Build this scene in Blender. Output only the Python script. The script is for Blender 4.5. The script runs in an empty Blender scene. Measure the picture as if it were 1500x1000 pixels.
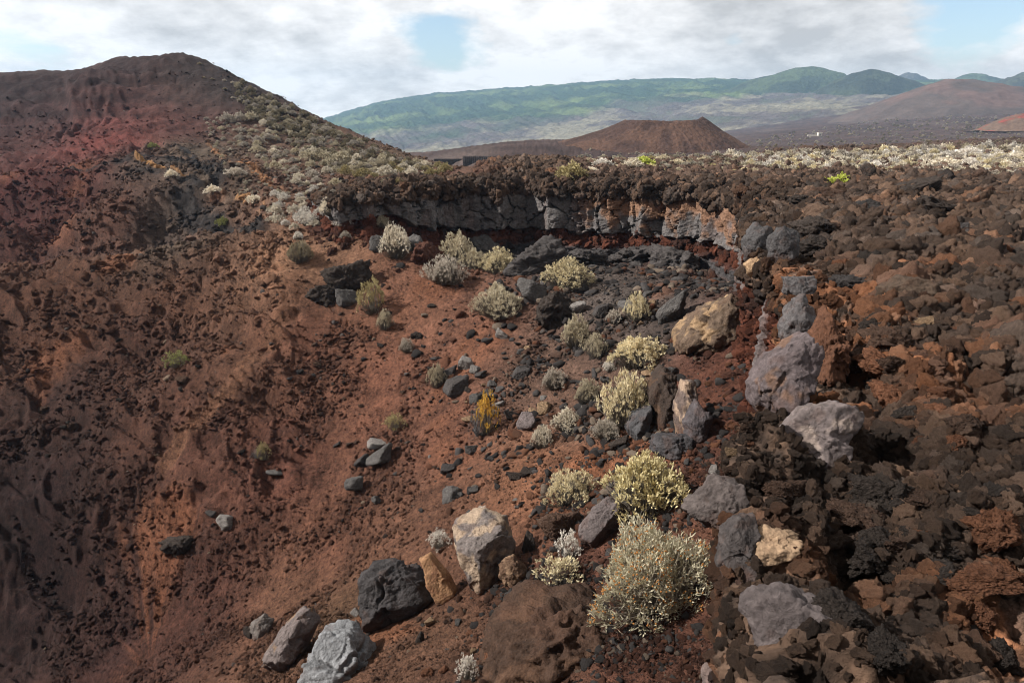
import bpy, math, random
import numpy as np
from mathutils import Vector, Matrix, Euler
R0 = np.random.default_rng(7)
C = bpy.context.scene.collection
scene = bpy.context.scene
TH = math.radians(17.5); ST, CT = math.sin(TH), math.cos(TH)

# ------------------------------------------------------------------ view geometry (pixel of the 1500x1000 photograph -> point)
def slope_of(py):
    e = (500 - py) / 1000
    return (-ST + e * CT) / (CT + e * ST)
def at(px, py, Y):
    e = (500 - py) / 1000; c = (px - 750) / 1000
    dy = CT + e * ST
    return np.array([c / dy * Y, Y, (-ST + e * CT) / dy * Y])

# ------------------------------------------------------------------ noise
_P = np.random.default_rng(3).permutation(256).astype(np.int64)
_P = np.concatenate([_P, _P, _P])
_G = np.random.default_rng(4).normal(size=(256, 3)); _G /= np.linalg.norm(_G, axis=1)[:, None]; _G = _G.astype(np.float32)
from concurrent.futures import ThreadPoolExecutor
_POOL = ThreadPoolExecutor(4)
def chunked(f):
    def g(p, *a):
        p = np.asarray(p)
        if len(p) < 40000: return f(p, *a)
        parts = list(_POOL.map(lambda i: f(p[i:i + 20000], *a), range(0, len(p), 20000)))
        if isinstance(parts[0], tuple): return tuple(np.concatenate([q[k] for q in parts]) for k in range(len(parts[0])))
        return np.concatenate(parts)
    return g
@chunked
def perlin(p):
    p = np.asarray(p, np.float32)
    i = np.floor(p).astype(np.int64); f = p - i; i &= 255
    u = f * f * f * (f * (f * 6 - 15) + 10)
    out = np.zeros(len(p), np.float32)
    for dx in (0, 1):
        wx = u[:, 0] if dx else 1 - u[:, 0]
        ax = _P[i[:, 0] + dx]
        for dy in (0, 1):
            wy = wx * (u[:, 1] if dy else 1 - u[:, 1])
            ay = _P[ax + ((i[:, 1] + dy) & 255)]
            for dz in (0, 1):
                w = wy * (u[:, 2] if dz else 1 - u[:, 2])
                g = _G[_P[ay + ((i[:, 2] + dz) & 255)]]
                out += w * (g[:, 0] * (f[:, 0] - dx) + g[:, 1] * (f[:, 1] - dy) + g[:, 2] * (f[:, 2] - dz))
    return out * 1.5
def fbm(p, o=4, gain=.5, lac=2.03):
    p = np.asarray(p, np.float32); a = 1.0; s = 0
    for k in range(o):
        s = s + a * perlin(p + k * 17.3); p = p * lac; a *= gain
    return s
def ridged(p, o=3, gain=.5):
    p = np.asarray(p, np.float32); a = 1.0; s = 0
    for k in range(o):
        s = s + a * (1 - 2 * np.abs(perlin(p + k * 11.7))); p = p * 2.07; a *= gain
    return s
_WJ = np.random.default_rng(5).random((4096, 3)).astype(np.float32)
@chunked
def worley2(p):
    """F1, F2 and the id of the nearest cell in 2D."""
    p = np.asarray(p, np.float32)[:, :2]
    i = np.floor(p).astype(np.int64); f = p - i
    d1 = np.full(len(p), 9, np.float32); d2 = d1.copy(); cid = np.zeros(len(p), np.int64)
    for dx in (-1, 0, 1):
        for dy in (-1, 0, 1):
            h = ((i[:, 0] + dx) * 374761393 + (i[:, 1] + dy) * 668265263) & 0x7fffffff
            h = ((h ^ (h >> 13)) * 1274126177) & 4095
            q = _WJ[h]
            d = np.hypot(q[:, 0] + dx - f[:, 0], q[:, 1] + dy - f[:, 1])
            near = d < d1
            d2 = np.where(near, d1, np.minimum(d2, d)); cid = np.where(near, h, cid); d1 = np.where(near, d, d1)
    return d1, d2, cid
def sstep(a, b, x):
    t = np.clip((x - a) / (b - a), 0, 1); return t * t * (3 - 2 * t)
def lin(c):
    c = np.asarray(c, np.float32) / 255
    return np.where(c <= .04045, c / 12.92, ((c + .055) / 1.055) ** 2.4)
def alb(r, g, b, k=1.30):
    c = lin((r, g, b)) / k; return c * .87 + .13 * float(c @ np.array([.3, .59, .11]))
#     # base colour of a surface that shows about this sRGB value in this light

# ------------------------------------------------------------------ terrain control points (photo pixel, ground distance)
SH = [(-100,110,220),(0,107,220),(60,104,222),(140,104,225),(150,92,227),(165,85,230),(200,83,232),(235,84,233),(262,77,235),(300,89,233),(340,110,230),
      (380,130,222),(420,150,215),(450,166,207),(480,182,200),(520,200,190),(560,217,180),(600,230,165),(640,238,150)]
crest = list(SH)
SH += [(0,200,170),(100,200,165),(200,150,195),(100,150,195),(0,150,195),(250,200,165),(300,170,182),(350,200,165),(430,200,168),(350,250,118),(280,250,118),
       (200,235,137),(0,284,121),(0,255,136),(100,268,123),(100,240,138),(450,250,128),(500,260,112),(550,270,97),(600,252,125),(400,300,86),(450,280,98),(640,250,115),(560,250,125),
       (-150,300,95),(-150,200,170),(500,275,95)]
AP = [(0,275,107),(150,248,112),(75,263,109),(200,239,114),(200,246,122),(0,330,93),(100,330,92),(200,330,91),(300,330,89),(300,290,97),(230,370,90),
      (0,430,77),(0,424,85),(0,396,94),(100,416,77),(100,409,86),(100,382,94),(200,406,77),(200,399,84),(300,376,80),(300,350,90),(350,362,82),
      (0,412,68),(100,397,69),(200,388,71),(300,361,73),(400,342,75),
      (0,500,60),(100,500,60.5),(200,500,60),(300,470,61.5),(0,600,53),(100,600,52.5),(200,600,51),(0,700,47),(100,700,46),(200,690,45.3),(0,800,42.5),
      (-150,600,52),(-150,420,66),(-150,800,41),
      (430,430,60),(420,480,56.5),(380,540,52.6),(330,590,49.2),(280,640,47),(220,700,44.7),(120,790,42.3),(20,870,40.3),(-100,980,37),
      (500,400,63),(500,340,69),(450,350,69),(600,400,61),(560,338,69),(640,372,70),(740,380,71),(820,380,71),(900,385,68.5),(1000,392,64.5),(1060,424,47),
      (300,700,43.7),(300,800,39.1),(300,900,34.8),(300,990,28.2),(200,800,41.5),(200,900,37),(100,900,39),(200,990,32),(80,990,34.5),
      (400,600,49),(400,700,43.3),(400,800,38.1),(400,900,32.1),(400,990,24.6)] + \
     [(px, py, Y) for py, row in ((450,(None,58.8,57.4,54.9,51.7,48.5,44.5,40.8)),(500,(None,54.9,53.3,50.8,47.5,43.7,39.9,36.9)),(600,(None,48,46,43.1,39.7,36.1,32.7,30.1)),
      (700,(None,41.8,39.2,35.9,32.5,29.3,26.4,24.4)),(800,(None,35.7,32.3,28.9,25.9,23.3,21.1,19.6)),(900,(None,28.5,25.2,22.5,20.3,18.5,16.9,15.9)),(990,(None,21.9,19.7,17.9,16.4,15.1,14,13.3)))
      for px, Y in zip((400,500,600,700,800,900,1000,1080), row) if Y]
AX = [(8,12,-13),(12,30,-12.5),(22,50,-13),(28,75,-13.5),(12,80,-14.5),(0,82,-14),(-8,80,-12),(3.5,7,-13),(5,4,-13),(0,4,-13.5),(-3,4,-14.5),(-6,6,-16),(0,1.5,-12),(-1.5,.5,-12),(1.5,.5,-11),
      (0,-1.5,-10),(-12,4,-18),(-20,8,-22)]
BP = [(1110,1000,4.35),(1300,1000,4.6),(1500,1000,4.6),(1105,860,5.7),(1150,690,7.3),(1300,692,7.2),(1450,690,7.1),(1300,850,5.55),(1450,850,5.55),(1300,682,10.2),(1450,674,10.4),
      (1280,560,13),(1400,560,13.2),(1500,545,13),(1300,480,17),(1450,480,16.7),(1200,440,20),(1250,400,24.3),(1400,400,24),(1160,400,24),(1300,340,34),(1150,310,44),(1300,300,46),(1450,300,46),
      (1250,270,64),(1400,268,66),(1100,283,62),(1000,281,67),(900,276,71),(800,271,74),(700,270,75),(640,275,73),(560,287,69),(495,295,68.5),
      (800,248,88),(900,250,88),(1100,255,85),(1300,255,82),(1200,236,105),(1400,236,105),(1000,239,105),(800,241,110),(1400,222,140),(1200,222,140),(1400,212,170),
      (1700,300,44),(1700,500,15.5),(1700,700,7.2),(1700,1000,4.6),(1700,240,105),(720,247,95)]
FAR = [(1300,215,400),(1100,216,400),(1450,212,400),(800,232,300),(700,236,300),(800,229,600),(900,217,900),(640,233,1500),(1100,193,1500),(1300,180,1200),(1450,162,1500),
       (1250,150,2500),(1450,134,2500),(1700,215,400),(1700,150,1500),(1000,195,2500),(700,226,2500),(400,236,700),(100,238,700),(400,232,2500),(400,222,6500),(750,205,6500),(1000,180,6500),(1300,150,6500),(1700,140,6500),(100,222,6500),(-200,222,6500)]
BX = [(1.5,.5,-1.8),(0,1.2,-2.4),(3,1.5,-3.6),(-1,-1.5,-2.2)]
def pol(p):
    p = np.asarray(p, float); r = np.hypot(p[:, 0], p[:, 1])
    return np.arctan2(p[:, 0], p[:, 1]), np.log(r), p[:, 2] / r
def ctrl(pix, xyz):
    P = [at(*q) for q in pix] + [np.array(q, float) for q in xyz]
    for q in crest:                                     # ground falls away behind the hill's skyline
        a = at(*q); r2 = 1.32; P.append(np.array([a[0] * r2, a[1] * r2, a[2] - 22 - .03 * abs(a[0])]))
    for sgn in (-1, 1):
        for ang in (100, 140, 179):
            for r, z in ((1.5, -3), (6, -5.5), (30, -7), (200, -8), (2500, -40)):
                t = math.radians(ang) * sgn; P.append(np.array([r * math.sin(t), r * math.cos(t), z]))
    for r, z in ((8, -16), (20, -24), (32, -30), (55, -24), (100, -10), (220, 14), (300, -10)):
        t = math.radians(-62); P.append(np.array([r * math.sin(t), r * math.cos(t), z]))
    return np.array(P)
KA = 1.35
class TPS:
    def __init__(s, P, lam=2e-4):
        a, l, v = pol(P); s.c = np.stack([a * KA, l], 1); n = len(v)
        K = s.k(s.c, s.c) + lam * np.eye(n); Q = np.hstack([np.ones((n, 1)), s.c])
        M = np.block([[K, Q], [Q.T, np.zeros((3, 3))]])
        w = np.linalg.solve(M, np.concatenate([v, np.zeros(3)])); s.w, s.p = w[:n], w[n:]
    @staticmethod
    def k(a, b):
        d = ((a[:, None] - b[None]) ** 2).sum(-1); return .5 * d * np.log(d + 1e-12)
    def ev(s, az, lr):
        X = np.stack([az.ravel() * KA, lr.ravel()], 1); out = np.empty(len(X))
        for i in range(0, len(X), 20000):
            x = X[i:i + 20000]; out[i:i + 20000] = s.k(x, s.c) @ s.w + s.p[0] + x @ s.p[1:]
        return out.reshape(az.shape)
tA = TPS(ctrl(SH + AP + FAR, AX)); tB = TPS(ctrl(SH + BP + FAR, BX))
# coarse polar tables
GA = np.linspace(-math.pi, math.pi, 721); GL = np.linspace(math.log(.7), math.log(7500), 420)
gaz, glr = np.meshgrid(GA, GL, indexing='ij')
TA = tA.ev(gaz, glr); TB = tB.ev(gaz, glr)
def tab(T, az, lr):
    u = np.clip((az - GA[0]) / (GA[1] - GA[0]), 0, len(GA) - 1.001); v = np.clip((lr - GL[0]) / (GL[1] - GL[0]), 0, len(GL) - 1.001)
    i = u.astype(int); j = v.astype(int); fu = u - i; fv = v - j
    return (T[i, j] * (1 - fu) + T[i + 1, j] * fu) * (1 - fv) + (T[i, j + 1] * (1 - fu) + T[i + 1, j + 1] * fu) * fv

# ------------------------------------------------------------------ the rim of the lava field
RIM = [(-30,-9),(-8,-2.5),(-2.5,-.6),(.3,.6),(1.2,2.2)]
RIMP = [(1112,1000,4.4),(1100,860,5.75),(1108,770,6.8),(1135,692,8.7),(1180,660,9.9),(1245,610,11.3),(1205,560,13.1),(1192,485,16.8),(1196,440,20),(1150,408,23.5),(1165,365,29.5),(1120,335,36),(1128,305,44.5),(1098,283,56),
        (1070,274,63),(1000,268,67.5),(900,262,71.5),(800,257,74.5),(700,256,75.5),(640,263,73.5),(560,281,69.5),(505,289,69),(480,284,74),(478,276,83),(500,267,100),(540,257,125),(600,246,150)]
RP = np.array([list(q) for q in RIM] + [list(at(*q)[:2]) for q in RIMP])
RPU = np.array([-1.0] * len(RIM) + [q[0] for q in RIMP], float)
def catmull(P, n=8):
    P = np.vstack([2 * P[0] - P[1], P, 2 * P[-1] - P[-2]]); out = []
    for i in range(1, len(P) - 2):
        for t in np.linspace(0, 1, n, endpoint=False):
            a, b, c, d = P[i - 1], P[i], P[i + 1], P[i + 2]
            out.append(.5 * (2 * b + (c - a) * t + (2 * a - 5 * b + 4 * c - d) * t * t + (3 * b - a - 3 * c + d) * t ** 3))
    out.append(P[-2]); return np.array(out)
rimc = catmull(RP)
_t = np.gradient(rimc, axis=0); _t /= np.linalg.norm(_t, axis=1)[:, None]; _r = np.hypot(*rimc.T)
_k = np.linspace(0, len(rimc) / 8, len(rimc))
_w = (.032 * np.minimum(_r, 75) * sstep(4, 9, _r) * sstep(100, 72, _r)) * (fbm(np.stack([_k * 1.9, _k * 0, _k * 0 + 3], 1), 2) + .25)
rimc = rimc + np.stack([-_t[:, 1], _t[:, 0]], 1) * _w[:, None]
end = rimc[-1]
poly = np.vstack([rimc, [end * 3, [3000, 9000], [9000, 0], [200, -300], [-30, -60]]])
X = np.exp(glr) * np.sin(gaz); Yg = np.exp(glr) * np.cos(gaz)
def seg_dist(X, Y, P):
    d = np.full(X.shape, 1e9)
    for a, b in zip(P[:-1], P[1:]):
        ab = b - a; L = ab @ ab + 1e-9
        t = np.clip(((X - a[0]) * ab[0] + (Y - a[1]) * ab[1]) / L, 0, 1)
        d = np.minimum(d, np.hypot(X - a[0] - t * ab[0], Y - a[1] - t * ab[1]))
    return d
def inside(X, Y, P):
    r = np.zeros(X.shape, bool)
    for a, b in zip(P, np.roll(P, -1, 0)):
        if a[1] == b[1]: continue
        c = ((a[1] > Y) != (b[1] > Y)) & (X < (b[0] - a[0]) * (Y - a[1]) / (b[1] - a[1]) + a[0]); r ^= c
    return r
TS = seg_dist(X, Yg, rimc); TS = np.where(inside(X, Yg, poly), TS, -TS)
TSr = TS / np.exp(glr)                                  # stored relative to r: smooth in the table
def base(x, y):
    """smooth crater height, lava-field height, signed distance to the rim (+ on the lava field)."""
    az = np.arctan2(x, y); r = np.maximum(np.hypot(x, y), .7); lr = np.log(r)
    return tab(TA, az, lr) * r, tab(TB, az, lr) * r, tab(TSr, az, lr) * r, r
def mix_h(x, y):
    a, b, s, r = base(x, y)
    off = .25 + .03 * np.minimum(r, 80); w = .15 + .012 * np.minimum(r, 80)
    m = sstep(off - w, off + w, s)
    return a + (b - a) * m, m, s, r, a, b

# ------------------------------------------------------------------ surface roughness shared by ground and cliff top
def lava_rough(P, sp):
    """clinker lava relief (m) at points P with mesh spacing sp."""
    h = .42 * fbm(P / 7.0, 2) + .42 * (ridged(P / 2.6 + 5 + .2 * fbm(P / .8, 2)[:, None], 3) - .25) * (1 + .6 * perlin(P / 6 + 70))
    wob = .3 * perlin(P / .4)[:, None]
    d1, d2, _ = worley2(P / .8 + wob); k = sstep(.9, .25, sp)
    h += k * .30 * (.5 - d1) * (1 + perlin(P / 3 + 9))
    n = perlin(P / 1.3 + 60)
    d1, d2, _ = worley2(P / .30 + 40 + wob); k = sstep(.3, .1, sp)
    h += k * .20 * (.5 - d1) * (1 + .7 * n)
    d1, d2, c = worley2(P / .13 + 80 + 2 * wob); k = sstep(.13, .045, sp)
    h += k * .085 * (.5 - d1 + .5 * (_WJ[c, 0] - .5)) * (1 - .7 * n)
    h += sstep(.5, .12, sp) * .10 * ridged(P / .45 + 31, 2)
    h += sstep(.06, .015, sp) * .04 * (.5 - worley2(P / .055 + 3)[0])
    return h

def new_mesh(name, V, F, col=None, mats=(), smooth=True, parent=None, loc=None):
    me = bpy.data.meshes.new(name); V = np.asarray(V, np.float32); F = np.asarray(F, np.int32)
    me.vertices.add(len(V)); me.vertices.foreach_set('co', V.ravel())
    n = F.shape[1]; me.loops.add(F.size); me.loops.foreach_set('vertex_index', F.ravel())
    me.polygons.add(len(F)); me.polygons.foreach_set('loop_start', np.arange(0, F.size, n, dtype=np.int32))
    if smooth: me.polygons.foreach_set('use_smooth', np.ones(len(F), bool))
    me.update(calc_edges=True)
    if col is not None:
        a = me.color_attributes.new('Col', 'FLOAT_COLOR', 'POINT')
        c = np.ones((len(V), 4), np.float32); c[:, :3] = np.clip(col, 0.002, .9); a.data.foreach_set('color', c.ravel())
    for m in mats: me.materials.append(m)
    return me
def link(name, me, parent=None, loc=None):
    o = bpy.data.objects.new(name, me); C.objects.link(o)
    if parent is not None: o.parent = parent
    if loc is not None: o.location = loc
    return o
def grid_faces(n, m, flip=False):
    i, j = np.meshgrid(np.arange(n - 1), np.arange(m - 1), indexing='ij'); a = (i * m + j).ravel()
    F = np.stack([a, a + m, a + m + 1, a + 1], 1); return F[:, ::-1] if flip else F
def tag(o, label=None, cat=None, group=None, kind=None):
    for k, v in (('label', label), ('category', cat), ('group', group), ('kind', kind)):
        if v: o[k] = v
    return o

# ------------------------------------------------------------------ materials
def mat(name): 
    m = bpy.data.materials.new(name); m.use_nodes = True; return m, m.node_tree.nodes, m.node_tree.links, m.node_tree.nodes['Principled BSDF']
def rock_mat(name, scales=((9, .5), (45, .5)), bump=.04, attr='GEOMETRY', rand=0.0, var=.35, rough=.93, spec=.15, tex='Position'):
    """albedo from the 'Col' attribute, broken up by procedural grain at every scale, with pits and bump."""
    m, N, L, b = mat(name)
    b.inputs['Roughness'].default_value = rough; b.inputs['Specular IOR Level'].default_value = spec
    a = N.new('ShaderNodeAttribute'); a.attribute_name = 'Col'; a.attribute_type = attr
    if tex == 'Position': src = N.new('ShaderNodeNewGeometry').outputs['Position']
    else: src = N.new('ShaderNodeTexCoord').outputs['Object']
    hs = None
    for k, (sc, w) in enumerate(scales):
        n = N.new('ShaderNodeTexNoise'); n.inputs['Scale'].default_value = sc; n.inputs['Detail'].default_value = 10; n.inputs['Roughness'].default_value = .68
        L.new(src, n.inputs['Vector'])
        mu = N.new('ShaderNodeMath'); mu.operation = 'MULTIPLY'; mu.inputs[1].default_value = w; L.new(n.outputs['Fac'], mu.inputs[0])
        if hs is None: hs = mu.outputs[0]
        else:
            ad = N.new('ShaderNodeMath'); L.new(hs, ad.inputs[0]); L.new(mu.outputs[0], ad.inputs[1]); hs = ad.outputs[0]
    vo = N.new('ShaderNodeTexVoronoi'); vo.inputs['Scale'].default_value = scales[-1][0] * .8; L.new(src, vo.inputs['Vector'])
    vm = N.new('ShaderNodeMath'); vm.operation = 'MULTIPLY'; vm.inputs[1].default_value = -.35; L.new(vo.outputs['Distance'], vm.inputs[0])
    ad = N.new('ShaderNodeMath'); L.new(hs, ad.inputs[0]); L.new(vm.outputs[0], ad.inputs[1])
    bp = N.new('ShaderNodeBump'); bp.inputs['Distance'].default_value = bump; bp.inputs['Strength'].default_value = 1
    L.new(ad.outputs[0], bp.inputs['Height']); L.new(bp.outputs[0], b.inputs['Normal'])
    mr = N.new('ShaderNodeMapRange'); mr.inputs['From Min'].default_value = .34; mr.inputs['From Max'].default_value = .66; mr.clamp = False
    mr.inputs['To Min'].default_value = 1 - var; mr.inputs['To Max'].default_value = 1 + var; L.new(hs, mr.inputs['Value'])
    cl = N.new('ShaderNodeMath'); cl.operation = 'MAXIMUM'; cl.inputs[1].default_value = .25; L.new(mr.outputs[0], cl.inputs[0])
    mx = N.new('ShaderNodeVectorMath'); mx.operation = 'MULTIPLY'; L.new(a.outputs['Color'], mx.inputs[0]); L.new(cl.outputs[0], mx.inputs[1])
    col = mx.outputs[0]
    L.new(col, b.inputs['Base Color'])
    return m
M_ground = rock_mat('volcanic_ground', ((.7, .25), (4, .40), (17, .35)), .16, var=1.25)
M_cliff = rock_mat('cliff_lava', ((1.2, .4), (6, .6)), .16, var=.55)
M_far = rock_mat('far_slope', ((.05, .5), (.28, .5)), 2.0, var=.5)
M_rock = rock_mat('boulder_lava', ((2.5, .4), (13, .6)), .07, var=.5, tex='Object')
M_rub = rock_mat('rubble_lava', ((3.5, .45), (19, .55)), .16, attr='INSTANCER', var=.55, tex='Object')

# ------------------------------------------------------------------ ground colours: soil place by place, with shade painted into the dark lower left
def hit(px, py):
    Y = np.exp(np.linspace(math.log(3.2), math.log(900), 2500)); e = (500 - py) / 1000; c = (px - 750) / 1000
    dy = CT + e * ST; x = c / dy * Y; z = (-ST + e * CT) / dy * Y
    k = np.nonzero(z < mix_h(x, Y)[0])[0]
    i = k[0] if len(k) else -1
    return np.array([x[i], Y[i], z[i]])
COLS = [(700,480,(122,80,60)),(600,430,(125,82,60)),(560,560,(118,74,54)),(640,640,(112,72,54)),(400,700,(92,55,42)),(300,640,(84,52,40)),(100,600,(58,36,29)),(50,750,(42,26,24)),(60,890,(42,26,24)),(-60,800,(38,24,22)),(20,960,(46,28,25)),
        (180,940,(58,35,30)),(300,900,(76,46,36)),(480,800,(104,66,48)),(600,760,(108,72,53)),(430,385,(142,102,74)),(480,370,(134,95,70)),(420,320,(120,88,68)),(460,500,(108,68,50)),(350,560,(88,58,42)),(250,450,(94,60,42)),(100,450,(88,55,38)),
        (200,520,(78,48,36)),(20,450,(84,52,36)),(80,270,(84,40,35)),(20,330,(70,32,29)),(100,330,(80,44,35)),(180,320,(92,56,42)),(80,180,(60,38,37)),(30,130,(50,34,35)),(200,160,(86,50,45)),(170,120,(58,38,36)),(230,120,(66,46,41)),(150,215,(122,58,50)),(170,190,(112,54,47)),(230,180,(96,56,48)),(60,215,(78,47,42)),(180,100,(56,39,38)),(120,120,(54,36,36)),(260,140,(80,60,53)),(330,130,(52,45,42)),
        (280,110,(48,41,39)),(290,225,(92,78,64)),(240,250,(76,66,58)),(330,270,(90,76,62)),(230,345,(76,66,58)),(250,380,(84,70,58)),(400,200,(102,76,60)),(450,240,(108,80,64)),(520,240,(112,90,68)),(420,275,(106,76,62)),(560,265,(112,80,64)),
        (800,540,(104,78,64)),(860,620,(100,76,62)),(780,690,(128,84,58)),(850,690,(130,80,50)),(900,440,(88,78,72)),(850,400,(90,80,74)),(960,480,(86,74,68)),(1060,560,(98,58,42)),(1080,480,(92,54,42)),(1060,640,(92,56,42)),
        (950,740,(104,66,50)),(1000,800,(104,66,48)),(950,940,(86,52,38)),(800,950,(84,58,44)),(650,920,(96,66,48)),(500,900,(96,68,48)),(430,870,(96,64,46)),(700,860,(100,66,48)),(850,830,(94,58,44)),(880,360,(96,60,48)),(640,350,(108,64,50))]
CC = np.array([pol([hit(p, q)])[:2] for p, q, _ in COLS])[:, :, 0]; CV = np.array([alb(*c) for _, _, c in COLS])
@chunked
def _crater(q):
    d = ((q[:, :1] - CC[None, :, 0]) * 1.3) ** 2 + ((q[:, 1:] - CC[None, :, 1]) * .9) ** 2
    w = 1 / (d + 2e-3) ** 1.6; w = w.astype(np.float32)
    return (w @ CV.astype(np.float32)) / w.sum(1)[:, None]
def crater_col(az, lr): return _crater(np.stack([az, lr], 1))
def lava_col(P, r):
    """dark clinker with rust and ochre patches."""
    n = fbm(P / 3.2 + 3, 2); n2 = fbm(P / .6 + 8, 3); n3 = fbm(P / .12 + 2, 2); _, _, cid = worley2(P / .30 + 40 + .3 * perlin(P / .4)[:, None])
    q = _WJ[cid, 1]
    dark = alb(86, 70, 60); brown = alb(118, 90, 70); rust = alb(162, 102, 62); grey = alb(98, 91, 86)
    near = sstep(45, 12, r)
    t = sstep(-.4, .6, n2 * .6 + .5 * n3)[:, None]; c = dark * (1 - t) + brown * t
    t = (sstep(.12, .7, n * .75 + n2 * .5 + .35 * (q - .5) + .3 * sstep(8, 11, r) * sstep(30, 17, r)) * (.3 + .6 * near))[:, None]; c = c * (1 - t) + rust * t
    t = (sstep(.75, .95, q + .3 * n2) * .5)[:, None]; c = c * (1 - t) + grey * t
    return c * (1 + .5 * n3 + .5 * (_WJ[cid, 2] - .5))[:, None]

# ------------------------------------------------------------------ GROUND: one polar sheet reaching the horizon
def lay_ground():
    fine = np.arange(-.84, .80, .00165)
    az = np.concatenate([np.linspace(-math.pi, -.84, 60)[:-1], fine, np.linspace(.80, math.pi, 60)])
    r = [.8]
    while r[-1] < 7000:
        q = r[-1]; r.append(q * (1 + (.03 if q < 3 else .0046 if q < 12 else .0042 if q < 120 else .006 if q < 260 else .02)))
    r = np.array(r); n, m = len(az), len(r)
    A, Rr = np.meshgrid(az, r, indexing='ij'); A = A.ravel(); Rr = Rr.ravel()
    x = Rr * np.sin(A); y = Rr * np.cos(A)
    z, mm, s, _, za, zb = mix_h(x, y)
    P = np.stack([x, y, np.zeros_like(x)], 1).astype(np.float32)
    sp = Rr * .003
    lr = np.log(Rr)
    lava = sstep(0, 1, mm) * sstep(1100, 500, Rr)
    # on the hill side of the rim the "lava field" is soil: lava only right of the hill foot
    pxs = 750 + 1000 * np.tan(np.clip(A, -1.3, 1.3)) * .99
    lava *= np.where(Rr > 78, sstep(640, 760, pxs - np.clip(Rr - 90, 0, 60) * .6), 1)
    hill = 1 - lava
    # crater relief: fall-line ribs on the left wall, soft scree on the right, rough outcrop patches
    left = sstep(470, 380, pxs) * sstep(180, 110, Rr)
    ang = math.radians(-30); ca, sa = math.cos(ang), math.sin(ang)
    Q = P.copy(); Q[:, 0] = (P[:, 0] * ca + P[:, 1] * sa) / 17; Q[:, 1] = (-P[:, 0] * sa + P[:, 1] * ca) / 2.9
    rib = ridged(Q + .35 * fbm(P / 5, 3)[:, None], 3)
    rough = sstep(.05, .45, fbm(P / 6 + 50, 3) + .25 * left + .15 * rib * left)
    fx, fy = x + 21, y - 32; fr = np.hypot(fx, fy)
    Q2 = np.stack([np.arctan2(fy, fx) * 16 + .6 * perlin(P / 9), fr / 9, 0 * x], 1)
    streak = fbm(Q2, 3)
    big = sstep(120, 170, Rr)
    hc = .95 * left * rib * sstep(36, 48, Rr) + .18 * fbm(P / 4.0, 3) * (1 + big * 3) + rough * (.34 * (.5 - worley2(P / 1.0 + .3 * perlin(P / .6)[:, None])[0]) + .20 * (.5 - worley2(P / .42 + 7 + .3 * perlin(P / .3)[:, None])[0]) + .07 * ridged(P / .3, 2)) * sstep(400, 120, Rr)
    hc += .05 * streak + .06 * ridged(P / .36 + 4, 2) * sstep(110, 40, Rr) + .02 * fbm(P / .09, 2) * sstep(25, 8, Rr)
    W = worley2(P / 1.7 + .3 * perlin(P)[:, None]); hc += (sstep(.0, .5, fbm(P / 5 + 20, 2)) * .25 * np.clip(.35 - W[0], 0, 1) * sstep(120, 60, Rr))
    inner = sstep(330, 250, pxs) * big * sstep(250, 235, Rr)
    hc += inner * (1.1 * ridged(np.stack([A * 38 + 2 * fbm(P / 30, 2), lr * 7, A * 0], 1), 3) + .9 * np.sin(z * 1.1 + 2 * fbm(P / 25, 2)) * sstep(3, 9, z))
    hl = lava_rough(P, sp) * sstep(1500, 200, Rr) + sstep(90, 160, Rr) * sstep(500, 200, Rr) * .5 * ridged(P / 9, 2)
    top_ = sstep(205, 222, Rr) * sstep(262, 240, Rr); z = z + top_ * 2.6 * sstep(140, 149, pxs) * sstep(250, 165, pxs) + top_ * .5 * fbm(P / 3.5, 3) * sstep(345, 300, pxs)
    edge = 1 - np.exp(-(s / (.5 + .02 * Rr)) ** 2)
    scrubzone = sstep(73, 80, Rr) * sstep(170, 125, Rr) * sstep(800, 860, pxs); hl = hl * (1 - .7 * scrubzone)
    h = hc * hill + hl * lava
    z = z + h
    # sideways push makes clinker overhang a little
    amp = lava * sstep(80, 20, Rr)
    x = x + amp * (.16 * perlin(P / .5 + 90) + .05 * perlin(P / .15 + 9)); y = y + amp * (.16 * perlin(P / .5 + 190) + .05 * perlin(P / .15 + 29))
    # colours
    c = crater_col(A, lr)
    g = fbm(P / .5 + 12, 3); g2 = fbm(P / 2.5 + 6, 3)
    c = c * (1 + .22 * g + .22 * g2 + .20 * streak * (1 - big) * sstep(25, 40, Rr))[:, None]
    t = (rough * .45 * sstep(-.2, .5, g))[:, None]; c = c * (1 - t) + np.array(alb(58, 42, 36)) * t
    t = (sstep(.35, .8, fbm(P / 9 + 33, 2) + .3 * streak) * .4 * (1 - big))[:, None]; c = c * (1 - t) + np.array(alb(140, 84, 50)) * t
    # thin ash beds exposed along the spur
    bed = np.zeros(len(x), np.float32); tanb = bed.copy()
    for (p0, p1, col, wd) in BEDS:
        a0, a1 = hit(*p0), hit(*p1); d = a1[:2] - a0[:2]; L = np.hypot(*d); d = d / L
        tt = ((x - a0[0]) * d[0] + (y - a0[1]) * d[1]) / L; dist = np.abs(-(x - a0[0]) * d[1] + (y - a0[1]) * d[0] + 1.2 * perlin(P / 4))
        k = sstep(wd, wd * .45, dist) * sstep(-.05, .05, tt) * sstep(1.05, .95, tt) * sstep(-.5, .1, fbm(P / 2.5, 2) + .3)
        c = c * (1 - k[:, None]) + np.array(col) * k[:, None]; z = z + k * .5 * sstep(-.3, .5, perlin(P / 1.3))
    c = c * (1 + .30 * inner * np.sin(z * 1.5 + 2.2 * fbm(P / 22, 3)) * sstep(-4, 3, z))[:, None]
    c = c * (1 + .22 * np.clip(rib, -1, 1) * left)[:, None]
    pth = [hit(*q)[:2] for q in ((436,405),(425,450),(408,500),(370,550),(330,595),(285,645),(250,690))]     # trodden gully
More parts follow.
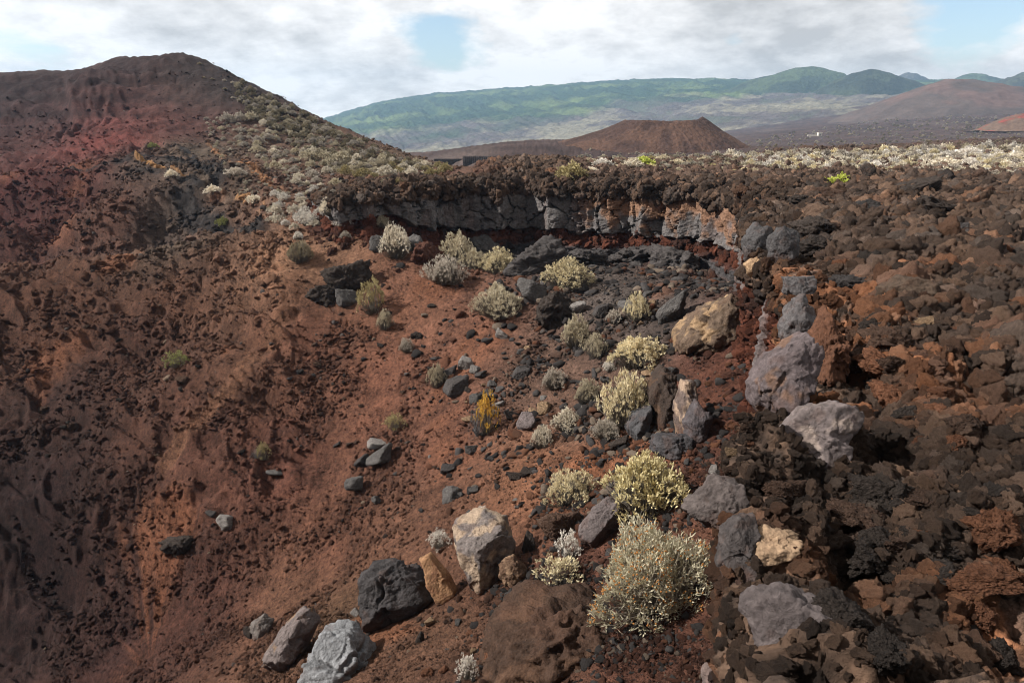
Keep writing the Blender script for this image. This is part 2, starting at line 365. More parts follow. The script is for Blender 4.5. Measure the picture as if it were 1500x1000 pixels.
    near_ = (np.abs(x + 22) < 25) & (Rr > 30) & (Rr < 80); dp = np.full(len(x), 99.0); dp[near_] = seg_dist(x[near_], y[near_], np.array(pth)) + .5 * perlin(P[near_] / 1.5)
    k = (sstep(1.3, .3, dp) * .75)[:, None]; c = c * (1 - k) + np.array(alb(124, 84, 60)) * (1 + .15 * g)[:, None] * k; rough = rough * (1 - k[:, 0])
    cl = lava_col(P, Rr)
    farc = np.array(alb(84, 66, 62)) * (1 + .5 * fbm(P / 14, 3) + .35 * fbm(P / 70, 3))[:, None]
    tq = (sstep(.25, .7, fbm(P * np.array([.012, .004, 0], np.float32) + 4, 3)) * .5)[:, None]; farc = farc * (1 - tq) + np.array(alb(116, 100, 92)) * tq
    t = sstep(110, 260, Rr)[:, None]; cl = cl * (1 - t) + farc * t
    fl = sstep(700, 1500, Rr)[:, None]
    ts = (scrubzone * .7)[:, None]; cl = cl * (1 - ts) + np.array(alb(112, 88, 74)) * (1 + .3 * g)[:, None] * ts
    lv = np.maximum(lava, sstep(245, 300, Rr))[:, None]
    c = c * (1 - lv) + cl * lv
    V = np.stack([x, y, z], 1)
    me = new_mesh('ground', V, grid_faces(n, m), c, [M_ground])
    o = link('ground', me); tag(o, kind='structure')
    return o, V, c, dict(n=n, m=m, r=Rr, lava=lava, rough=rough, px=pxs, az=A, left=left, scrub=scrubzone)
BEDS = [((200,238),(330,275),alb(44,40,40),1.6),((200,262),(300,285),alb(50,44,42),1.2),((190,240),(270,270),alb(150,108,66),.35),((262,290),(385,352),alb(50,44,42),2.2),
        ((305,208),(400,285),alb(150,104,68),.6),((200,242),(245,262),alb(156,112,64),.5),((350,300),(385,318),alb(150,108,66),.4),((270,222),(330,262),alb(52,46,44),1.2),((100,260),(200,245),alb(52,42,40),1.0)]
ground, GV, GC, GM = lay_ground()

# ------------------------------------------------------------------ CLIFF: the broken edge of the lava flow, layered
def lay_cliff():
    d = np.hypot(*np.diff(rimc, axis=0).T); S = np.concatenate([[0], np.cumsum(d)])
    k0 = np.argmin(np.hypot(rimc[:, 0] + 2.5, rimc[:, 1] + .6)); s = S[k0]; us = []
    while s < S[-1]:
        q = np.array([np.interp(s, S, rimc[:, 0]), np.interp(s, S, rimc[:, 1])]); us.append(s); s += max(.012, .0019 * np.hypot(*q))
    us = np.array(us)
    c = np.stack([np.interp(us, S, rimc[:, 0]), np.interp(us, S, rimc[:, 1])], 1)
    def smooth(a, w):
        k = np.ones(w) / w; return np.stack([np.convolve(np.pad(a[:, i], w // 2, 'edge'), k, 'valid')[:len(a)] for i in range(2)], 1)
    t = np.gradient(smooth(c, 41), axis=0); t /= np.linalg.norm(t, axis=1)[:, None]
    n = smooth(np.stack([-t[:, 1], t[:, 0]], 1), 61); n /= np.linalg.norm(n, axis=1)[:, None]
    r = np.hypot(*c.T)
    za, zb, _, _ = base(c[:, 0], c[:, 1])
    rr = np.minimum(r, 80); Sc = np.clip(.25 + .013 * rr, .3, 1.15)
    zf = base(c[:, 0] + n[:, 0] * (1.6 * Sc), c[:, 1] + n[:, 1] * (1.6 * Sc))[0]
    keep = (zb - zf) > .35; last = np.nonzero(keep)[0][-1] + 1
    us, c, n, r, zb, zf, Sc, rr = [a[:last] for a in (us, c, n, r, zb, zf, Sc, rr)]
    H = zb - zf
    px = 750 + 1000 * c[:, 0] / (c[:, 1] * CT - zb * ST)
    far = sstep(38, 55, r)
    NT, NF = 44, 230
    # rows: back of the lip -> lip -> face -> toe
    tt = np.linspace(0, 1, NT, endpoint=False); hh = np.linspace(1, -.12, NF)
    M = NT + NF; U = len(us)
    u2 = np.repeat(us, M); row = np.tile(np.arange(M), U)
    rep = lambda a: np.repeat(a, M)
    back = rep(.6 + .045 * rr)
    top = row < NT
    tq = np.where(top, tt[np.minimum(row, NT - 1)], 1.0); h = np.where(top, 1.0, hh[np.maximum(row - NT, 0)])
    PN = np.stack([u2, h * rep(H), np.zeros_like(u2)], 1).astype(np.float32)
    w1 = .05 * fbm(PN / 2.2, 3); f2 = rep(far); pxr = rep(px)
    b1 = .83 + .03 * (1 - f2) + w1 + .04 * fbm(np.stack([u2 / 3, u2 * 0, u2 * 0], 1), 2); b2 = .36 + w1 + .07 * fbm(np.stack([u2 / 2.0, u2 * 0 + 7, u2 * 0], 1), 2)
    b2 = b2 + .12 * (1 - f2)
    b2 = b2 + .16 * sstep(620, 560, pxr) * f2
    b3 = .17 + .05 * fbm(np.stack([u2 / 1.5, u2 * 0 + 3, u2 * 0], 1), 2) - .25 * sstep(760, 640, pxr) * f2 - .25 * (1 - f2)
    e = .022
    L2 = sstep(b2 - e, b2 + e, h) * sstep(b1 + e, b1 - e, h)
    gap = sstep(-.42 + .4 * (1 - f2), -.25 + .4 * (1 - f2), fbm(np.stack([u2 / 2.8, h * .6, u2 * 0 + 4], 1), 2)); L2 *= np.maximum(gap, f2 * .85)
    L1 = sstep(b1 - e, b1 + e, h); L4 = sstep(b3 + e, b3 - e, h) * sstep(-.06, -.02, h); L3 = np.clip(1 - L1 - L2 - L4, 0, 1)
    d1, d2, cid = worley2(np.stack([u2 / (.9 + 1.1 * f2) + .5 * fbm(PN / 3.5, 2), h * rep(H) / 2.6 + 20 + .4 * fbm(PN / 2.2 + 5, 2)], 1) + .16 * fbm(PN / .7, 2)[:, None])
    colbulge = np.clip(.6 - d1, 0, 1) * .35 + 1.3 * (_WJ[cid, 0] - .5); crack = sstep(.09, .0, d2 - d1)
    cave = sstep(580, 640, pxr) * sstep(800, 730, pxr) * f2
    off = L1 * (.15 + .75 * (1 - h) * 2.2) * (.3 + .7 * f2) + L2 * (.62 + .55 * colbulge - .5 * crack) + L3 * (-.62 - .75 * cave * sstep(.25, .42, h) + (.15 + .95 * f2) * sstep(.42, .0, h)) + L4 * (.75 + .35 * (.5 - worley2(np.stack([u2 / 1.1, h * 3 + 60], 1))[0]))
    off += 1.1 * sstep(.05, -.12, h) * (.1 + .9 * f2)
    off = np.where(top, -(1 - tq) * back / rep(Sc), off)
    OX = off * rep(Sc)
    x = rep(c[:, 0]) + rep(n[:, 0]) * OX; y = rep(c[:, 1]) + rep(n[:, 1]) * OX
    z = rep(zf) + h * rep(H)
    # top rows follow the lava field's own relief
    zt = base(x, y)[1]
    Pxy = np.stack([x, y, np.zeros_like(x)], 1).astype(np.float32)
    lr_ = lava_rough(Pxy, rep(r) * .003)
    lipf = np.where(top, 1.0, sstep(.7, 1.0, h))
    z = np.where(top, zt, z) + lr_ * lipf + np.where(top, .05 - .45 * (1 - sstep(0, .12, tq)), 0.05 * lipf)
    # rounded nose
    z = z - np.where(top, .25 * rep(Sc) * tq ** 4, .25 * rep(Sc) * sstep(.85, 1, h))
    P3 = np.stack([x, y, z], 1).astype(np.float32)
    spn = rep(r) * .0025
    rub = np.clip(L1 + L3 + .35 * L4, 0, 1)
    q = rub * (.30 * ridged(P3 / 1.0, 2) + .2 * (.5 - worley2(np.stack([u2 / .55, z / .55], 1))[0]) * 1.4 + sstep(.3, .1, spn) * .12 * ridged(P3 / .33, 2) + .05 * fbm(P3 / .12, 2) * sstep(.1, .04, spn))
    q += (1 - rub) * (.16 * fbm(P3 / .9, 3) + .06 * fbm(P3 / .25, 2) + (1 - f2) * (.22 * (.5 - worley2(np.stack([u2 / .7, z / .9], 1) + .3 * fbm(P3 / .5, 2)[:, None])[0]) + .12 * ridged(P3 / .5, 3)))
    nf = 1 - f2
    q += nf * rub * (.20 * (.5 - worley2(np.stack([u2 / .24, z / .24 + 9], 1) + .3 * perlin(P3 / .2)[:, None])[0]) + .09 * (.5 - worley2(np.stack([u2 / .1, z / .1 + 5], 1))[0]) + .10 * ridged(P3 / .22, 2))
    q *= np.where(top, sstep(.5, 1, tq), 1) * np.clip(rep(r) / 16, .42, 1)
    x = x + rep(n[:, 0]) * q; y = y + rep(n[:, 1]) * q; z = z + .25 * q * rub
    # colours
    g = fbm(P3 / .5, 3); g2 = fbm(P3 / 1.6 + 4, 3)
    cl = lava_col(Pxy, rep(r))
    red = np.array(alb(118, 66, 46))[None] * (1 + .35 * g)[:, None]
    t = sstep(.1, .7, g2)[:, None]; red = red * (1 - t) + np.array(alb(74, 50, 42)) * t
    mass = np.array(alb(116, 110, 108))[None] * (1 + .22 * g + .15 * g2 - .2 * crack)[:, None]
    tanm = sstep(.08, .3, (h - .52) * 1.3 + .35 * g2 + .1) * sstep(830, 880, pxr) * sstep(1120, 1090, pxr) * f2
    nearm = (1 - f2) * sstep(.25, .6, g2 + .2 * g) * .6
    t = np.clip(tanm + nearm, 0, 1)[:, None] * .85; mass = mass * (1 - t) + np.array(alb(150, 108, 78)) * (1 + .25 * g)[:, None] * t
    pink = ((1 - f2) * .6)[:, None]; mass = mass * (1 - pink) + np.array(alb(122, 108, 106)) * (1 + .25 * g)[:, None] * pink
    led = np.array(alb(76, 72, 72))[None] * (1 + .3 * g)[:, None]
    col = cl * L1[:, None] + mass * L2[:, None] + red * L3[:, None] + led * L4[:, None]
    foot = sstep(.08, -.05, h)[:, None]; col = col * (1 - foot) + np.array(alb(96, 62, 48)) * foot
    col = np.where(top[:, None], cl, col)
    V = np.stack([x, y, z], 1)
    me = new_mesh('cliff', V, grid_faces(U, M), col, [M_cliff])
    o = link('cliff', me); tag(o, kind='structure')
    return o, V, col, dict(rub=rub, px=pxr, r=rep(r), top=top, h=h)
cliff, LV, LC, LM = lay_cliff()

# ------------------------------------------------------------------ placing things: a photo pixel -> the point of the ground it looks at
bpy.context.view_layer.update()
_dg = bpy.context.evaluated_depsgraph_get()
def cast(px, py):
    d = at(px, py, 1.0); d = Vector(d / np.linalg.norm(d))
    ok, p, n, i, o, m = scene.ray_cast(_dg, Vector((0, 0, 0)), d)
    if not ok: return None, None, 1
    return np.array(p), np.array(n), p.y * CT - p.z * ST       # point, normal, depth along the lens axis
def drop(x, y):
    ok, p, n, i, o, m = scene.ray_cast(_dg, Vector((x, y, 60)), Vector((0, 0, -1)))
    return (np.array(p), np.array(n)) if ok else (None, None)

# ------------------------------------------------------------------ rocks
def ico(sub):
    import bmesh
    bm = bmesh.new(); bmesh.ops.create_icosphere(bm, subdivisions=sub, radius=1)
    V = np.array([v.co[:] for v in bm.verts], np.float32); F = np.array([[v.index for v in f.verts] for f in bm.faces], np.int32); bm.free()
    return V, F
ICO = {k: ico(k) for k in (2, 3, 4, 5, 6)}
def polyhedron(V, planes, soft=40):
    """radius along each direction of V of the solid bounded by planes (n, d); soft > sharper edges."""
    n = np.array([p[:3] for p in planes], np.float32); n /= np.linalg.norm(n, axis=1)[:, None]; d = np.array([p[3] for p in planes], np.float32)
    q = np.maximum(V @ n.T, 1e-4) / d
    return 1 / (q ** soft).sum(1) ** (1 / soft)
def random_planes(rng, n=11, lo=.5, hi=.95):
    v = rng.normal(size=(n, 3)); v /= np.linalg.norm(v, axis=1)[:, None]
    P = [(a[0], a[1], a[2], rng.uniform(lo, hi)) for a in v]
    return P + [(1,0,0,1.05),(-1,0,0,1.05),(0,1,0,1.05),(0,-1,0,1.05),(0,0,1,1.05),(0,0,-1,1.05)]
def lump_mesh(name, seed, sub, kind, m):
    """unit rock: 'block' = broken angular lava, 'clinker' = spiny scoria."""
    rng = np.random.default_rng(seed); V, F = ICO[sub]
    o = rng.uniform(-50, 50, 3).astype(np.float32)
    if kind == 'block':
        r = polyhedron(V, random_planes(rng), 26); P = V * r[:, None]
        P = P * (1 + .09 * fbm(P * 1.9 + o, 3) + .04 * fbm(P * 8 + o, 2) - .10 * sstep(.05, .0, np.abs(perlin(P * 1.3 + o + 5))))[:, None]
    else:
        r = polyhedron(V, random_planes(rng, 8, .5, 1.0), 12); P = V * r[:, None]
        k = (.20 * (ridged(P * 1.3 + o, 2) - .3) + .18 * fbm(P * 2.6 + o, 3, .6) + (.14 * (ridged(P * 6 + o, 2) - .3) if sub > 2 else 0) + (.10 * fbm(P * 13 + o, 2) + .05 * fbm(P * 30 + o, 1) if sub > 3 else 0))
        P = P * (1 + np.clip(k, -.6, .8))[:, None] + .06 * np.stack([perlin(P * 3 + o + 9), perlin(P * 3 + o + 19), perlin(P * 3 + o + 29)], 1)
    c = np.full((len(P), 3), 1.0, np.float32) * (.9 * (1 + .25 * fbm(P * 2 + o, 2)))[:, None]
    return new_mesh(name, P, F, np.clip(c, .3, .9), [m], smooth=(sub > 4))
def boulder_mat():
    m = rock_mat('boulder', ((1.6, .4), (7, .6)), .2, var=.55, tex='Object'); N, L = m.node_tree.nodes, m.node_tree.links
    b = N['Principled BSDF']; old = b.inputs['Base Color'].links[0].from_socket
    oi = N.new('ShaderNodeObjectInfo'); mx = N.new('ShaderNodeVectorMath'); mx.operation = 'MULTIPLY'
    L.new(old, mx.inputs[0]); L.new(oi.outputs['Color'], mx.inputs[1]); L.new(mx.outputs[0], b.inputs['Base Color']); return m
M_boulder = boulder_mat()
BLOCK = [lump_mesh('block_rock', 100 + k, 4, 'block', M_boulder) for k in range(9)]
CLINK = [lump_mesh('clinker_rock', 200 + k, 5, 'clinker', M_boulder) for k in range(7)]
TINT = dict(dark=(84, 78, 76), grey=(104, 99, 96), pale=(150, 142, 136), tan=(168, 136, 102), brown=(96, 72, 58), rust=(136, 88, 60), black=(72, 62, 56), red=(100, 64, 50), lilac=(128, 114, 112))
def put_rock(name, label, px, py, w, h, tint, kind='block', group=None, seed=None, sink=.22, tilt=.35, cat='rock'):
    """a loose rock whose outline is about w x h photo pixels, resting where pixel (px, py) - the foot of it - meets the ground."""
    p, n, D = cast(px, py)
    if p is None: return None
    rng = np.random.default_rng(seed if seed is not None else int(px * 131 + py * 17) % 99991)
    W, Hh = w * D / 1000, h * D / 1000
    o = bpy.data.objects.new(name, (BLOCK if kind == 'block' else CLINK)[rng.integers(0, 9 if kind == 'block' else 7)]); C.objects.link(o)
    o.scale = (W / 1.75, W / 1.75 * rng.uniform(.7, 1), Hh / 1.75)
    o.rotation_euler = (rng.uniform(-tilt, tilt), rng.uniform(-tilt, tilt), rng.uniform(-.5, .5) + (math.pi if rng.random() < .5 else 0))
    o.location = p + np.array([0, Hh * .12, Hh * (.5 - sink)])
    c = alb(*TINT[tint]) / .9 * rng.uniform(.88, 1.12); o.color = (*[float(v) for v in c], 1)
    tag(o, label, cat, group); return o
def hero_rock(name, label, outline, tint, thick=.6, facets=(), rough=.05, grain=.5, tan=None, cracks=0, sub=5, seed=1, cat='boulder', foot=None, soft=30, sink=.04, patches=.25, back=None, shade=None):
    """a convex broken block built from its outline (photo pixels) as a solid with its own thickness and facets."""
    O = np.array(outline, float); cen = O.mean(0)
    lo = O[O[:, 1].argmax()] if foot is None else np.array(foot, float)
    p, n, D = cast(lo[0], lo[1])
    k = D / 1000
    Q = np.stack([(O[:, 0] - cen[0]) * k, -(O[:, 1] - cen[1]) * k], 1)       # x right, z up (metres)
    ang = np.arctan2(Q[:, 1], Q[:, 0]); Q = Q[np.argsort(ang)]
    rad = np.hypot(*Q.T).max(); T = thick * rad
    planes = []
    for a, b in zip(Q, np.roll(Q, -1, 0)):
        nn = np.array([(b - a)[1], -(b - a)[0]]); L = np.hypot(*nn)
        if L < 1e-6: continue
        nn /= L; planes.append((nn[0], .12, nn[1], max(float(nn @ a), .06 * rad)))
    rng = np.random.default_rng(seed)
    if not facets:
        for q in range(4):
            planes.append((rng.uniform(-.8, .8), 1, rng.uniform(-.5, .9), T * rng.uniform(.7, .95)))
    for f in facets: planes.append((f[0], f[1], f[2], f[3] * T))
    planes += [(0, 1, 0, T * 1.1), (0, -1, 0, T)]
    V, F = ICO[sub]; S = np.array([Q[:, 0].max() - Q[:, 0].min(), 1.6 * T, Q[:, 1].max() - Q[:, 1].min()], np.float32) / 2
    U = V * S; Ln = np.linalg.norm(U, axis=1)[:, None]; U /= Ln
    P = U * polyhedron(U, planes, soft)[:, None]
    o3 = rng.uniform(-50, 50, 3).astype(np.float32); q = P / rad
    nrm = U
    dsp = rough * fbm(q * 2.6 + o3, 4) + rough * .35 * fbm(q * 11 + o3, 2)
    dsp += grain * .03 * (ridged(q * 5 + o3, 3) - .3)
    for (f, am) in ((2.2, .10), (5.0, .05)):            # broken facets
        _, _, ci = worley2(np.stack([q[:, 0] + .6 * q[:, 1], q[:, 2] - .5 * q[:, 1]], 1) * f + o3[:2] + .10 * fbm(q * 4 + o3, 2)[:, None])
        dsp += am * (_WJ[ci, 0] - .6) + am * .8 * ((_WJ[ci, 1] - .5) * q[:, 0] + (_WJ[ci, 2] - .5) * q[:, 2])
    cr = np.zeros(len(P), np.float32)
    if cracks:
        w = np.stack([q[:, 0] * .9 + q[:, 1] * .5, q[:, 2] * 1.2 + q[:, 1] * .4], 1) * cracks + o3[:2] + .15 * fbm(q * 3 + o3, 2)[:, None]
        d1, d2, _ = worley2(w); cr = sstep(.075, .02, d2 - d1); dsp = dsp - .10 * cr
    P = P + nrm * (dsp * rad)[:, None]
    c = np.tile(alb(*tint)[None] / 1.25, (len(P), 1)) * (1 + .28 * fbm(q * 3 + o3, 3) + .18 * fbm(q * 13 + o3, 2) - .3 * cr)[:, None]
    if tan is not None:
        t = sstep(.0, .35, fbm(q * 1.9 + o3 + 7, 3) - .35 + patches * 1.6)[:, None]; c = c * (1 - t) + alb(*tan) / 1.2 * (1 + .2 * fbm(q * 9 + o3, 2))[:, None] * t
    t = (sstep(-.35, -.85, q[:, 2] + .25 * fbm(q * 3 + o3, 2)) * .65 + .25 * sstep(.1, .5, fbm(q * 2 + o3 + 3, 3)))[:, None]; c = c * (1 - t) + alb(98, 66, 50) * t       # dust and soil
    me = new_mesh(name, P, F, c, [M_rock]); ob = link(name, me)
    ob.rotation_euler = (-TH, 0, 0); me.flip_normals() if False else None
    # local axes: x right, -y towards the lens, z up in the picture; y was 'towards lens' above
    R = np.array([[1, 0, 0], [0, -CT, ST], [0, ST, CT]])                    # columns: local x, y(towards lens), z -> world
    W = (np.array([[1, 0, 0], [0, -CT, ST], [0, ST, CT]]) @ P.T).T
    me.vertices.foreach_set('co', W.astype(np.float32).ravel()); me.flip_normals(); me.update(); ob.rotation_euler = (0, 0, 0)
    upv = np.array([0, ST, CT]); fw = np.array([0, CT, -ST])
    dz = -(lo[1] - cen[1]) * k; dx = (lo[0] - cen[0]) * k
    ctr = p + np.array([-dx, 0, 0]) - upv * dz * (1 - sink) + fw * (T * .72 if back is None else back * rad)
    # keep the picture position: slide along the view ray
    want = at(cen[0], cen[1], 1.0); dep = ctr @ fw; ctr = want * dep / (want @ fw)
    ob.location = ctr; tag(ob, label, cat); return ob

hero_rock('boulder', 'big pale block with a sunlit tan top, beside the orange slab at the bottom centre', [(664,778),(678,764),(700,758),(738,766),(750,800),(742,852),(714,868),(688,860),(668,815)], (134,122,117), .8, [(-.3,.45,1,.62),(-.5,1,-.1,.78),(.75,.8,-.05,.62),(.2,1,.35,.8)], .05, tan=(186,160,134), patches=.2, seed=3, sub=6)
hero_rock('boulder', 'large charcoal boulder split across its foot, left of the orange slab', [(523,850),(540,836),(582,832),(614,848),(637,878),(604,900),(558,930),(534,925),(527,892)], (80,75,75), .6, [(.1,1,.25,.75),(-.6,.8,.1,.8),(.2,.8,-.6,.72)], .045, cracks=.5, seed=5, sub=6)
hero_rock('rock_slab', 'orange tan slab leaning between the charcoal boulder and the pale block', [(615,820),(630,813),(648,836),(670,868),(660,876),(642,886),(628,858)], (184,136,94), .38, [(.1,1,.3,.8)], .06, seed=6, tan=(170,120,84), patches=.1, cat='slab')
hero_rock('boulder', 'log shaped grey lilac boulder lying at the bottom edge', [(436,904),(450,905),(458,918),(440,952),(420,986),(396,994),(380,972),(402,936)], (132,118,114), .55, [(-.45,.8,.5,.7),(.4,.9,.1,.75),(-.2,.7,-.8,.95)], .04, seed=8, tan=(150,116,80), patches=.02, sub=6)
hero_rock('boulder', 'pale grey wedge shaped boulder with fine cracks, cut by the bottom edge', [(468,934),(512,926),(534,958),(562,992),(548,1045),(428,1040),(440,985)], (148,148,150), .5, [(-.15,.8,.6,.7),(.5,.8,.1,.75)], .06, cracks=.9, seed=9, sub=6, foot=(500,1000))
hero_rock('boulder', 'small pale rock perched left of the log shaped boulder', [(366,916),(384,903),(397,912),(392,928),(374,938)], (128,118,112), .6, seed=10)
hero_rock('boulder', 'knobbly brown clinker lump right of the pale block', [(734,826),(752,818),(772,838),(766,858),(744,860),(732,844)], (112,84,64), .9, rough=.11, grain=1.5, seed=11, soft=10, tan=(150,118,90), patches=.15)
hero_rock('boulder', 'tilted grey lava slab below the yellowish shrub', [(878,731),(904,734),(926,754),(906,786),(866,804),(842,776),(864,757)], (116,104,102), .45, [(-.35,.8,.5,.72),(.6,.7,-.4,.7)], .05, seed=12, sub=6, cat='slab')
hero_rock('boulder', 'cracked sandy tan boulder high under the cliff', [(997,490),(1022,458),(1072,430),(1108,455),(1122,488),(1100,506),(1030,524),(1000,515)], (124,102,84), .7, [(-.5,.8,.6,.75),(.5,.9,.3,.75),(0,1,-.2,.8)], .09, tan=(176,142,104), patches=.2, cracks=.8, seed=13, sub=6)
hero_rock('boulder', 'dark brown clinker mound in the near foreground', [(700,1070),(716,940),(762,908),(830,900),(880,908),(920,945),(958,1070)], (84,62,49), .8, rough=.06, grain=2.6, seed=14, soft=8, tan=(100,72,54), patches=.12, sub=6, foot=(830,990), cat='mound')
hero_rock('boulder', 'dark brown upright pillar under the cliff, beside the big pale shrub', [(955,562),(972,540),(988,548),(995,590),(990,634),(957,636)], (80,66,58), .6, rough=.08, grain=1, seed=15, cat='pillar', tan=(106,80,62), patches=.2)
hero_rock('boulder', 'pillar with a pale buff top among the dark pillars', [(1003,560),(1020,562),(1028,608),(1012,642),(996,640),(994,600)], (122,104,96), .6, rough=.08, seed=16, tan=(186,156,130), patches=.3, cat='pillar')
hero_rock('boulder', 'bluish grey slab at the right of the dark pillars', [(1022,586),(1042,612),(1036,642),(1012,655),(1006,620)], (100,92,94), .5, seed=17, cat='slab')
hero_rock('boulder', 'low grey block at the foot of the dark pillars', [(958,638),(1016,640),(1012,664),(985,674),(957,662)], (90,86,88), .6, cracks=.8, seed=18)
hero_rock('boulder', 'smooth grey boulder against the right side of the big pale shrub', [(924,606),(955,596),(952,640),(932,650),(921,626)], (100,98,100), .6, [(-.5,.8,.4,.7),(.5,.9,-.1,.7)], .03, seed=19)
hero_rock('boulder', 'grey lilac lava block above the large grey-green shrub', [(1004,748),(1048,700),(1086,708),(1102,760),(1074,790),(1040,772)], (112,100,96), .5, back=.55, seed=20, sub=6, rough=.06)
hero_rock('boulder', 'dark square sided block right of the large grey-green shrub', [(1066,775),(1082,760),(1110,760),(1114,800),(1102,850),(1072,862),(1058,826)], (94,86,84), .5, [(-.4,.9,.1,.7),(.3,.8,.6,.8)], .04, seed=21, sub=6)
hero_rock('rock_slab', 'pale cream tan ledge on the tip of the near lava block', [(1098,806),(1112,776),(1148,780),(1174,790),(1150,816),(1106,826)], (196,160,124), .55, [(-.1,.5,.9,.5)], .07, back=.3, seed=22, cat='ledge', sub=6)
hero_rock('rock_slab', 'smooth pinkish grey slab facing left on the near cliff', [(1138,642),(1178,596),(1240,588),(1268,602),(1248,650),(1226,690),(1186,698),(1152,672)], (132,118,115), .38, [(-.45,.9,.25,.72),(.25,1,.1,.85)], .035, back=.55, seed=23, cat='slab', sub=6, tan=(176,156,144), patches=.12)
hero_rock('boulder', 'rounded lilac grey buttress on the cliff, above the pinkish slab', [(1110,562),(1130,520),(1188,486),(1202,540),(1172,592),(1136,612),(1114,590)], (120,106,106), .55, [(-.6,.8,.2,.75),(.2,1,.2,.9)], .04, back=.55, seed=24, sub=6, tan=(138,106,88), patches=.05)
hero_rock('boulder', 'narrow grey buttress with a fine crack, over the lilac grey one', [(1148,480),(1164,442),(1182,430),(1198,470),(1186,502),(1154,508)], (112,106,106), .6, cracks=.7, back=.55, seed=25)
hero_rock('boulder', 'small grey block tucked under the cliff lip above the narrow buttress', [(1150,404),(1196,404),(1192,436),(1170,442),(1154,426)], (106,101,101), .5, back=.55, seed=26)
hero_rock('boulder', 'left of the two dark grey blocks above the cream tan ledge of the cliff corner', [(1092,348),(1110,324),(1130,336),(1128,376),(1106,390),(1094,370)], (98,94,94), .6, back=.55, seed=27)
hero_rock('boulder', 'right of the two dark grey blocks above the cream tan ledge of the cliff corner', [(1132,344),(1150,330),(1172,338),(1168,376),(1146,390),(1131,376)], (92,88,88), .6, back=.55, seed=28)
hero_rock('rock_slab', 'bright cream tan broken ledge at the cliff corner', [(1096,384),(1124,368),(1150,376),(1146,403),(1114,408),(1099,398)], (196,158,118), .6, cracks=1.2, back=.55, seed=29, cat='ledge')
hero_rock('boulder', 'purple grey rough lava face low on the near block', [(1098,890),(1150,860),(1230,895),(1296,1020),(1200,1040),(1112,970)], (118,106,104), .32, [(-.5,.9,.2,.7)], .05, back=.55, seed=30, sub=6, foot=(1140,985), cat='face')
hero_rock('boulder', 'large rounded brown boulder lying on the lava field', [(1300,420),(1330,405),(1360,408),(1384,440),(1372,456),(1330,455),(1304,440)], (98,80,66), .7, cracks=.5, seed=31, rough=.06)
hero_rock('boulder', 'dark flat topped slab standing on the lava field', [(1226,320),(1236,300),(1266,292),(1286,300),(1290,322),(1262,328)], (66,62,60), .5, [(-.2,1,.3,.8)], .03, seed=32, cat='slab')
hero_rock('rock_slab', 'leaning dark finger of rock in front of the pale scrub', [(1265,242),(1272,238),(1284,256),(1288,266),(1272,266)], (74,64,58), .6, seed=33, cat='standing rock')
hero_rock('boulder', 'pointed black rock peak in front of the pale scrub', [(1366,272),(1380,254),(1386,248),(1392,254),(1404,272),(1384,276)], (62,54,50), .7, rough=.1, grain=1.2, seed=34)
hero_rock('boulder', 'bright rust orange clinker lump on the cliff edge', [(1188,560),(1192,520),(1206,480),(1222,455),(1236,500),(1240,550),(1212,572)], (116,76,54), .7, rough=.12, grain=1.8, back=.55, seed=35, soft=9, sub=6)
hero_rock('boulder', 'tall brown outcrop at the right edge', [(1440,590),(1470,520),(1505,470),(1560,470),(1560,610),(1490,612)], (88,72,62), .6, rough=.08, grain=1, seed=36, sub=6, cat='outcrop', foot=(1480,605))
hero_rock('boulder', 'small black rounded rock right of the large rounded brown boulder', [(1384,460),(1400,452),(1418,456),(1420,472),(1400,480),(1384,474)], (70,66,64), .7, seed=37)

